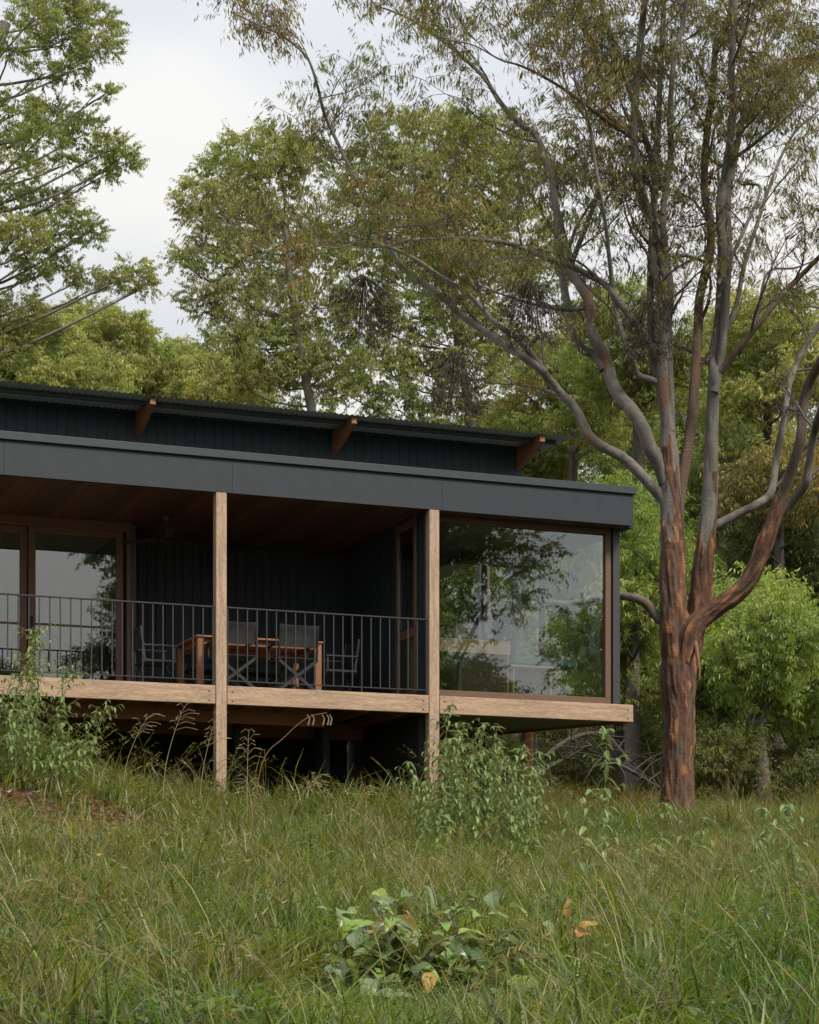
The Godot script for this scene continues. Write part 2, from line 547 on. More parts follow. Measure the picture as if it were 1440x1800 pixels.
# ---------------------------------------------------------------- the house
func build_house() -> void:
	var p0 := P(388, 1205, 26.5)
	house = thing("house", "long dark house with timber posts, deck railing and corner window", "house", p0, TH)
	var H := house
	# posts, edge beams, bolts
	for s in [-5.78, -2.89, 0.01, 2.898]:
		hb("post", s - 0.069, s + 0.069, -2.2, 2.43, -0.004, 0.136, M.wood_y, H, 0.005)
	var ends := [[-5.70, -2.965], [-2.815, -0.067], [0.087, 2.823], [2.975, 5.81]]
	for e in ends:
		var bm := hb("edge_beam", e[0], e[1], -0.234, 0.0, 0.0, 0.07, M.wood_x, H, 0.005)
		var mid: Vector3 = bm.position
		for sx in [e[0] + 0.075, e[1] - 0.075]:
			for hh in [-0.06, -0.175]:
				var bolt := CylinderMesh.new()
				bolt.top_radius = 0.012
				bolt.bottom_radius = 0.016
				bolt.height = 0.016
				bolt.radial_segments = 12
				var bo := mi("bolt", bolt, M.bolt, bm, Vector3(sx, hh, 0.006) - mid)
				bo.rotation.x = PI / 2
	hb("deck_floor", -9.0, 2.75, -0.05, -0.012, 0.075, 3.4, M.wood_x, H)
	# substructure
	hb("bearer", -9.0, 1.6, -0.40, -0.16, 0.62, 0.70, M.red_x, H)
	hb("bearer", -9.0, 2.7, -0.40, -0.16, 2.2, 2.28, M.red_x, H)
	for k in 22:
		var s := -8.6 + k * 0.53
		hb("joist", s - 0.022, s + 0.022, -0.25, -0.055, 0.09, 3.3, M.red_x, H)
	for e in [[-1.25, 1.3], [0.55, 1.1], [1.75, 1.0], [1.95, 1.9], [-3.0, 1.2]]:
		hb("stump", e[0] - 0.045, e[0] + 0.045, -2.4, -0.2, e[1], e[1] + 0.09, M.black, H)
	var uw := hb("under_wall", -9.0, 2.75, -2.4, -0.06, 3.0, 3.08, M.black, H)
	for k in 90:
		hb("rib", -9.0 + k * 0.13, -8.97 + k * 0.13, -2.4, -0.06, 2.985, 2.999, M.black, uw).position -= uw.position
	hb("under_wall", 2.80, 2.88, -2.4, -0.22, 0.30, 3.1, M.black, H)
	# underside of the corner room, cut off by a slanting beam
	var poly := func(pts: Array, h0: float, h1: float) -> ArrayMesh:
		var v := PackedVector3Array()
		var n := pts.size()
		for k in range(1, n - 1):
			v.append_array(PackedVector3Array([Vector3(pts[0].x, h0, -pts[0].y), Vector3(pts[k].x, h0, -pts[k].y), Vector3(pts[k + 1].x, h0, -pts[k + 1].y)]))
			v.append_array(PackedVector3Array([Vector3(pts[0].x, h1, -pts[0].y), Vector3(pts[k + 1].x, h1, -pts[k + 1].y), Vector3(pts[k].x, h1, -pts[k].y)]))
		for k in n:
			var a: Vector2 = pts[k]
			var b: Vector2 = pts[(k + 1) % n]
			v.append_array(PackedVector3Array([Vector3(a.x, h0, -a.y), Vector3(a.x, h1, -a.y), Vector3(b.x, h1, -b.y), Vector3(a.x, h0, -a.y), Vector3(b.x, h1, -b.y), Vector3(b.x, h0, -b.y)]))
		return flat_mesh(v)
	mi("soffit_panel", poly.call([Vector2(2.76, 0.075), Vector2(5.70, 0.075), Vector2(5.44, 0.60), Vector2(2.76, 0.60)], -0.215, -0.20), M.soffit, H)
	mi("soffit_panel", poly.call([Vector2(2.76, 0.612), Vector2(5.434, 0.612), Vector2(4.95, 1.60), Vector2(2.76, 1.60)], -0.215, -0.20), M.soffit, H)
	mi("soffit_panel", poly.call([Vector2(2.76, 1.612), Vector2(4.94, 1.612), Vector2(4.07, 3.4), Vector2(2.76, 3.4)], -0.215, -0.20), M.soffit, H)
	mi("room_floor", poly.call([Vector2(2.76, 0.075), Vector2(5.72, 0.075), Vector2(4.10, 3.4), Vector2(2.76, 3.4)], -0.19, -0.012), M.floor_in, H)
	bar("end_beam", Vector3(5.765, -0.125, -0.075), Vector3(4.10, -0.125, -3.45), 0.07, 0.234, M.red_x, H)
	hb("back_post", 4.97, 5.11, -2.4, -0.24, 1.72, 1.86, M.red_y, H, 0.005)
	var pipe := CylinderMesh.new()
	pipe.top_radius = 0.045
	pipe.bottom_radius = 0.045
	pipe.height = 2.1
	mi("downpipe", pipe, M.steel, H, Vector3(5.175, -1.29, -1.86))
	hb("steel_post", 3.90, 3.99, -2.4, -0.216, 0.85, 0.94, M.black, H)
	hb("floor_bracket", 3.84, 4.05, -0.235, -0.216, 0.80, 0.99, M.black, H)
	# fascia, cap, lower roof
	var fs := [-9.0, -5.6, -2.72, 0.152, 3.01, 5.81]
	for k in fs.size() - 1:
		hb("fascia_panel", fs[k] + 0.0008, fs[k + 1] - 0.0008, 2.432, 2.87, -0.002, 0.028, M.fascia, H, 0.0015)
	hb("fascia_backing", -9.0, 5.79, 2.45, 2.86, 0.03, 0.07, M.fascia, H)
	hb("roof_cap", -9.0, 5.838, 2.857, 2.957, -0.04, 0.16, M.cap, H, 0.006)
	hb("lower_roof", -9.0, 5.80, 2.80, 2.90, 0.165, 4.2, M.cap, H)
	hb("end_fascia", 5.778, 5.81, 2.435, 2.855, 0.072, 4.2, M.fascia, H)
	hb("end_gutter", 5.812, 5.87, 2.432, 2.64, 0.13, 4.2, M.column, H)
	hb("gutter_lip", 5.812, 5.885, 2.641, 2.66, 0.12, 4.2, M.column, H)
	# verandah ceiling of boards running inwards
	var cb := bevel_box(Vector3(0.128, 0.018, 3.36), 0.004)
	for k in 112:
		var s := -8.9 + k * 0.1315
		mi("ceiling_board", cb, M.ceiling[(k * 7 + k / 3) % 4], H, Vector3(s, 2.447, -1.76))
	hb("ceiling_backing", -9.0, 5.77, 2.46, 2.79, 0.08, 3.6, M.black, H)
	# clerestory
	var lb := bevel_box(Vector3(0.129, 0.86, 0.02), 0.003)
	var k2 := 0
	var s3 := 4.674
	while s3 > -8.6:
		mi("cladding_board", lb, M.clad[k2 * 5 % 3], H, Vector3(s3, 3.27, -1.3))
		s3 -= 0.131
		k2 += 1
	hb("clerestory_wall", -9.0, 4.73, 2.9, 3.66, 1.315, 1.42, M.clad[1], H)
	hb("clerestory_end", 4.63, 4.73, 2.9, 3.66, 1.43, 5.0, M.clad[1], H)
	# upper roof: corrugated sheet on purlins and tapered rafters
	var rb := Buf.new()
	var ns := 1500
	for k in ns + 1:
		var s := -9.0 + 14.12 * k / ns
		var w := 0.0085 * sin(s / 0.076 * TAU)
		for tt in [[0.45, 3.690], [1.3, 3.690], [5.2, 3.700]]:
			rb.v.append(Vector3(s, tt[1] + w, -tt[0]))
			rb.n.append(Vector3(-0.0085 * TAU / 0.076 * cos(s / 0.076 * TAU), 1, 0).normalized())
			rb.c.append(Color.WHITE)
	for k in ns:
		for j in 2:
			var a := k * 3 + j
			rb.i.append(a); rb.i.append(a + 1); rb.i.append(a + 3)
			rb.i.append(a + 3); rb.i.append(a + 1); rb.i.append(a + 4)
	mi("corrugated_roof", rb.mesh(), M.roof, H)
	hb("purlin", -9.0, 4.99, 3.622, 3.678, 0.70, 0.745, M.cap, H, 0.003)
	hb("purlin", -9.0, 4.99, 3.655, 3.678, 1.24, 1.28, M.clad[0], H, 0.003)
	for s in [-6.14, -3.44, -0.745, 1.965, 4.685]:
		var v := PackedVector3Array()
		var prof := [Vector2(0.50, 3.672), Vector2(0.50, 3.595), Vector2(1.289, 3.36), Vector2(1.289, 3.672)]
		var w := 0.036
		for q in [[w, 1], [-w, -1]]:
			var a := []
			for p in prof: a.append(Vector3(s + q[0], p.y, -p.x))
			if q[1] > 0: v.append_array(PackedVector3Array([a[0], a[1], a[2], a[0], a[2], a[3]]))
			else: v.append_array(PackedVector3Array([a[0], a[2], a[1], a[0], a[3], a[2]]))
		for k in 4:
			var p: Vector2 = prof[k]
			var q: Vector2 = prof[(k + 1) % 4]
			v.append_array(PackedVector3Array([Vector3(s - w, p.y, -p.x), Vector3(s - w, q.y, -q.x), Vector3(s + w, q.y, -q.x), Vector3(s - w, p.y, -p.x), Vector3(s + w, q.y, -q.x), Vector3(s + w, p.y, -p.x)]))
		mi("rafter", flat_mesh(v), M.rafter, H)
	# railings
	for e in [[-5.70, -2.97, 21], [-2.81, -0.075, 21], [0.095, 2.815, 21]]:
		var r := hb("railing", e[0], e[1], 0.985, 1.003, 0.03, 0.065, M.steel, H, 0.003)
		var rp: Vector3 = r.position
		hb("bottom_rail", e[0], e[1], 0.064, 0.076, 0.035, 0.06, M.steel, r, 0.002).position -= rp
		var n: int = e[2]
		for k in n + 1:
			var s: float = lerpf(e[0] + 0.012, e[1] - 0.012, float(k) / n)
			var low := 0.0 if k % 7 == 0 else 0.077
			hb("baluster", s - 0.0075, s + 0.0075, low, 0.984, 0.040, 0.055, M.steel, r, 0.002).position -= rp
	# sliding doors of the living room
	var T := 2.3
	hb("door_head", -9.0, -0.60, 2.31, 2.436, T - 0.02, T + 0.10, M.frame, H)
	hb("door_jamb", -0.655, -0.60, 0.0, 2.309, T - 0.02, T + 0.10, M.frame, H)
	for e in [[-1.98, -0.70, 0.0], [-3.30, -1.99, 0.05], [-4.6, -3.31, 0.0], [-5.9, -4.61, 0.05]]:
		var dr := hb("sliding_door", e[0], e[0] + 0.095, 0.0, 2.308, T + e[2], T + 0.045 + e[2], M.frame, H)
		var dp: Vector3 = dr.position
		hb("stile", e[1] - 0.095, e[1], 0.0, 2.308, T + e[2], T + 0.045 + e[2], M.frame, dr).position -= dp
		hb("door_rail", e[0] + 0.096, e[1] - 0.096, 2.22, 2.307, T + e[2], T + 0.045 + e[2], M.frame, dr).position -= dp
		hb("door_rail", e[0] + 0.096, e[1] - 0.096, 0.0, 0.10, T + e[2], T + 0.045 + e[2], M.frame, dr).position -= dp
		hb("glazing_bar", e[0] + 0.096, e[1] - 0.096, 0.995, 1.02, T + e[2], T + 0.02 + e[2], M.frame, dr).position -= dp
		hb("pane", e[0] + 0.096, e[1] - 0.096, 0.101, 2.219, T + e[2] + 0.022, T + e[2] + 0.030, M.glass, dr, 0.001).position -= dp
	hb("door_handle", -1.955, -1.93, 0.95, 1.1, T - 0.05, T - 0.003, M.black, H)
	# living room behind
	hb("room_back", -9.0, -0.5, 0.0, 2.45, 6.6, 6.7, M.wall_in, H)
	hb("room_side", -0.58, -0.50, 0.0, 2.45, T + 0.11, 6.59, M.wall_in, H)
	hb("room_side", -9.1, -9.01, 0.0, 2.9, 0.2, 6.59, M.wall_in, H)
	hb("living_floor", -9.0, -0.59, -0.06, -0.012, 3.41, 6.6, M.floor_in, H)
	hb("living_ceiling", -9.0, 5.0, 2.46, 2.79, 3.61, 6.7, M.white, H)
	# alcove: back wall and right wall in dark boards
	var ab := bevel_box(Vector3(0.127, 2.44, 0.02), 0.005)
	for k in 26:
		mi("wall_board", ab, M.clad[k * 5 % 3], H, Vector3(-0.43 + k * 0.131, 1.215, -3.39))
	hb("alcove_back", -0.49, 2.84, 0.0, 2.44, 3.405, 3.5, M.clad[1], H)
	var bb := bevel_box(Vector3(0.02, 2.44, 0.127), 0.005)
	for k in 25:
		var t := 0.235 + k * 0.131
		if t > 0.48 and t < 1.24:
			continue
		mi("wall_board", bb, M.clad[k * 4 % 3], H, Vector3(2.832, 1.215, -t))
	hb("alcove_side", 2.845, 2.93, 0.0, 2.44, 0.16, 0.47, M.clad[1], H)
	hb("alcove_side", 2.845, 2.93, 0.0, 2.44, 1.24, 3.5, M.clad[1], H)
	# the narrow glazed door in the side wall
	var gd := hb("side_door", 2.815, 2.875, 0.0, 2.44, 0.475, 0.56, M.frame, H)
	var gp: Vector3 = gd.position
	hb("stile", 2.815, 2.875, 0.0, 2.44, 1.15, 1.235, M.frame, gd).position -= gp
	hb("door_rail", 2.815, 2.875, 2.33, 2.43, 0.561, 1.149, M.frame, gd).position -= gp
	hb("door_rail", 2.815, 2.875, 0.85, 0.97, 0.561, 1.149, M.frame, gd).position -= gp
	hb("door_rail", 2.815, 2.875, 0.0, 0.12, 0.561, 1.149, M.frame, gd).position -= gp
	hb("pane", 2.84, 2.848, 0.971, 2.329, 0.561, 1.149, M.glass, gd, 0.001).position -= gp
	hb("pane", 2.84, 2.848, 0.121, 0.849, 0.561, 1.149, M.glass, gd, 0.001).position -= gp
	# corner room: picture window
	var W := 0.36
	var win := hb("picture_window", 2.99, 5.645, 0.0, 0.125, W - 0.02, W + 0.08, M.frame, H)
	var wp: Vector3 = win.position
	hb("frame_head", 2.99, 5.645, 2.365, 2.437, W - 0.02, W + 0.08, M.frame, win).position -= wp
	hb("stile", 5.56, 5.645, 0.126, 2.364, W - 0.02, W + 0.08, M.frame, win).position -= wp
	hb("stile", 2.99, 3.065, 0.126, 2.364, W - 0.02, W + 0.08, M.frame, win).position -= wp
	hb("pane", 3.066, 5.559, 0.126, 2.364, W + 0.02, W + 0.03, M.glass, win, 0.001).position -= wp
	hb("corner_column", 5.66, 5.765, 0.0, 2.436, W - 0.05, W + 0.09, M.column, H)
	# slanting glazed end wall
	var e0 := Vector3(5.69, 0, -W - 0.12)
	var e1 := Vector3(4.16, 0, -3.35)
	var upv := Vector3.UP
	bar("end_sill", e0 + upv * 0.06, e1 + upv * 0.06, 0.09, 0.12, M.frame, H)
	bar("end_head", e0 + upv * 2.38, e1 + upv * 2.38, 0.09, 0.11, M.frame, H)
	for f in [0.02, 0.36, 0.68, 0.98]:
		var q := e0.lerp(e1, f)
		hb("end_mullion", q.x - 0.035, q.x + 0.035, 0.121, 2.324, -q.z - 0.035, -q.z + 0.035, M.frame, H)
	for f in [[0.05, 0.33], [0.39, 0.65], [0.71, 0.95]]:
		bar("end_pane", e0.lerp(e1, f[0]) + upv * 1.22, e0.lerp(e1, f[1]) + upv * 1.22, 0.008, 2.19, M.glass, H, upv, 0.001)
	hb("room_back", 2.94, 4.3, 0.0, 2.44, 3.4, 3.5, M.wall_in, H)

func H2W(s: float, h: float, t: float) -> Vector3:
	return house.transform * Vector3(s, h, -t)

func director_chair(label: String, s: float, t: float, turn: float) -> void:
	# faces -z in its own axes; back towards +z
	var o := thing("director_chair", label, "chair", H2W(s, -0.012, t), TH + turn, "folding chairs round the deck table")
	var w := 0.26
	for q in [-1.0, 1.0]:
		bar("back_tube", Vector3(q * w, 0.44, 0.20), Vector3(q * w, 0.88, 0.26), 0.03, 0.02, M.alu, o, Vector3.RIGHT)
		bar("armrest", Vector3(q * w, 0.64, 0.24), Vector3(q * w, 0.64, -0.22), 0.045, 0.022, M.alu, o)
		bar("arm_post", Vector3(q * w, 0.46, -0.19), Vector3(q * w, 0.63, -0.19), 0.025, 0.02, M.alu, o, Vector3.RIGHT)
		bar("seat_rail", Vector3(q * w, 0.44, 0.23), Vector3(q * w, 0.44, -0.22), 0.03, 0.025, M.alu, o)
		bar("foot_rail", Vector3(q * w, 0.02, 0.23), Vector3(q * w, 0.02, -0.22), 0.03, 0.025, M.alu, o)
		for z in [0.2 + 0.012 * q, -0.2 + 0.012 * q]:
			bar("cross_leg", Vector3(-q * w, 0.03, z), Vector3(q * w, 0.43, z), 0.018, 0.042, M.alu, o, Vector3.UP)
	var v := Buf.new()
	for k in 13:       # the sling back, sagging a little between its tubes
		var f := k / 12.0
		for j in 5:
			var g := j / 4.0
			var y := lerpf(0.60, 0.875, g)
			v.v.append(Vector3(lerpf(-w - 0.012, w + 0.012, f), y - 0.012 * sin(f * PI), lerpf(0.218, 0.262, g) + 0.045 * sin(f * PI) + 0.006 * sin(f * 18.0)))
			v.n.append(Vector3(0, 0, 1))
			v.c.append(Color.WHITE)
	for k in 12:
		for j in 4:
			var a := k * 5 + j
			v.i.append(a); v.i.append(a + 1); v.i.append(a + 5)
			v.i.append(a + 1); v.i.append(a + 6); v.i.append(a + 5)
	mi("backrest", v.mesh(), M.fabric, o)
	mi("seat", bevel_box(Vector3(0.50, 0.016, 0.42), 0.006), M.fabric, o, Vector3(0, 0.452, 0))

func build_furniture() -> void:
	var o := thing("dining_table", "reddish slatted timber table on the deck behind the railing", "table", H2W(0.73, -0.012, 1.2), TH)
	for q in [[-0.80, 0.48], [0.80, 0.48], [-0.80, -0.48], [0.80, -0.48]]:
		mi("leg", bevel_box(Vector3(0.085, 0.70, 0.085), 0.004), M.table_y, o, Vector3(q[0], 0.35, q[1]))
	for k in 9:
		mi("slat", bevel_box(Vector3(1.72, 0.026, 0.112), 0.004), M.table, o, Vector3(0, 0.728, -0.476 + k * 0.119))
	for q in [-0.46, 0.46]:
		mi("apron", bevel_box(Vector3(1.51, 0.075, 0.025), 0.003), M.table, o, Vector3(0, 0.672, q))
	for q in [-0.78, 0.78]:
		mi("apron", bevel_box(Vector3(0.025, 0.075, 0.83), 0.003), M.table, o, Vector3(q, 0.672, 0))
	director_chair("black sling folding chair between railing and table, partly behind the timber post", 0.30, 0.52, 0.0)
	director_chair("black sling folding chair between railing and table, right of the timber post", 1.12, 0.52, 0.03)
	director_chair("black sling folding chair at the left end of the deck table", -0.50, 1.35, -PI / 2)
	director_chair("black sling folding chair at the right end of the deck table", 2.02, 1.45, PI / 2)
	director_chair("black sling folding chair on the far side of the table, left one", 0.35, 2.05, PI)
	director_chair("black sling folding chair on the far side of the table, right one", 1.15, 2.05, PI)
	# ceiling fan
	var f := thing("ceiling_fan", "dark three bladed fan under the deck ceiling", "fan", H2W(-0.25, 2.43, 1.7), TH + 0.35)
	var rod := CylinderMesh.new()
	rod.top_radius = 0.014; rod.bottom_radius = 0.014; rod.height = 0.24
	mi("rod", rod, M.steel, f, Vector3(0, -0.12, 0))
	var cup := CylinderMesh.new()
	cup.top_radius = 0.07; cup.bottom_radius = 0.04; cup.height = 0.06
	mi("canopy", cup, M.steel, f, Vector3(0, -0.03, 0))
	var hub := CylinderMesh.new()
	hub.top_radius = 0.06; hub.bottom_radius = 0.11; hub.height = 0.11
	mi("motor", hub, M.steel, f, Vector3(0, -0.28, 0))
	for k in 3:
		var b := mi("blade", bevel_box(Vector3(0.56, 0.008, 0.11), 0.003), M.steel, f)
		b.transform = Transform3D(Basis(Vector3.UP, k * TAU / 3), Vector3.ZERO) * Transform3D(Basis(Vector3.RIGHT, 0.2), Vector3(0.40, -0.30, 0))
	# two small wall lights
	for k in 2:
		var wl := thing("wall_light", ["small cylinder light high on the dark wall, left of two", "small cylinder light high on the dark wall, right of two"][k], "light", H2W(0.72 + k * 0.27, 2.2, 3.30), TH, "cylinder lights on the alcove wall")
		var cy := CylinderMesh.new()
		cy.top_radius = 0.042; cy.bottom_radius = 0.042; cy.height = 0.17
		mi("shade", cy, M.alu, wl)
		mi("bracket", bevel_box(Vector3(0.05, 0.06, 0.045), 0.003), M.steel, wl, Vector3(0, 0, -0.055))
	# corner room
	var dk := thing("desk", "yellow plywood desk behind the big corner window", "desk", H2W(3.68, -0.012, 1.22), TH)
	mi("desk_top", bevel_box(Vector3(1.40, 0.03, 0.66), 0.003), M.ply, dk, Vector3(0, 0.905, 0))
	mi("front_panel", bevel_box(Vector3(1.40, 0.155, 0.02), 0.002), M.ply, dk, Vector3(0, 0.811, 0.318))
	mi("side_panel", bevel_box(Vector3(0.03, 0.885, 0.60), 0.003), M.ply, dk, Vector3(0.684, 0.445, -0.02))
	mi("side_panel", bevel_box(Vector3(0.03, 0.885, 0.60), 0.003), M.ply, dk, Vector3(-0.684, 0.445, -0.02))
	mi("lower_panel", bevel_box(Vector3(0.66, 0.70, 0.018), 0.002), M.ply_dark, dk, Vector3(0.335, 0.36, 0.27))
	var lp := thing("laptop", "open silver laptop with its lid towards the window on the desk", "laptop", H2W(3.80, 0.911, 1.24), TH + 0.12)
	mi("keyboard_base", bevel_box(Vector3(0.33, 0.014, 0.23), 0.004), M.silver, lp, Vector3(0, 0.007, -0.02))
	var lid := mi("lid", bevel_box(Vector3(0.33, 0.225, 0.008), 0.003), M.silver, lp)
	lid.transform = Transform3D(Basis(Vector3.RIGHT, 0.18), Vector3(0, 0.124, 0.115))
	var em := SphereMesh.new()
	em.radius = 0.017; em.height = 0.036
	var emb := mi("emblem", em, M.black, lid, Vector3(0, 0, 0.004))
	emb.scale = Vector3(1, 1, 0.06)
	var eml := mi("emblem_leaf", em, M.black, lid, Vector3(0.003, 0.024, 0.004))
	eml.scale = Vector3(0.25, 0.4, 0.06)
	eml.rotation.z = -0.5
	var db := thing("daybed", "low daybed with a green cushion right of the desk", "daybed", H2W(4.72, -0.012, 1.15), TH)
	mi("cushion", bevel_box(Vector3(0.66, 0.12, 0.72), 0.025), M.green, db, Vector3(0, 0.655, 0))
	mi("cushion", bevel_box(Vector3(0.30, 0.12, 0.40), 0.025), M.green, db, Vector3(0.49, 0.655, 0.15))
	mi("frame_edge", bevel_box(Vector3(0.74, 0.03, 0.70), 0.003), M.ply, db, Vector3(0, 0.578, 0))
	for q in [-0.31, 0.25]:
		mi("leg", bevel_box(Vector3(0.025, 0.562, 0.60), 0.002), M.ply, db, Vector3(q, 0.281, 0))
	mi("drawer_panel", bevel_box(Vector3(0.52, 0.50, 0.02), 0.002), M.ply_dark, db, Vector3(-0.03, 0.27, 0.26))
	var rl := thing("reading_lamp", "pale box shaped lamp inside the corner room", "lamp", H2W(4.55, 1.28, 2.1), TH)
	mi("shade", bevel_box(Vector3(0.11, 0.19, 0.09), 0.006), M.lamp, rl)
	mi("stem", bevel_box(Vector3(0.016, 1.27, 0.016), 0.002), M.steel, rl, Vector3(0, -0.65, -0.06))
	mi("foot", bevel_box(Vector3(0.2, 0.02, 0.2), 0.004), M.steel, rl, Vector3(0, -1.281, -0.06))

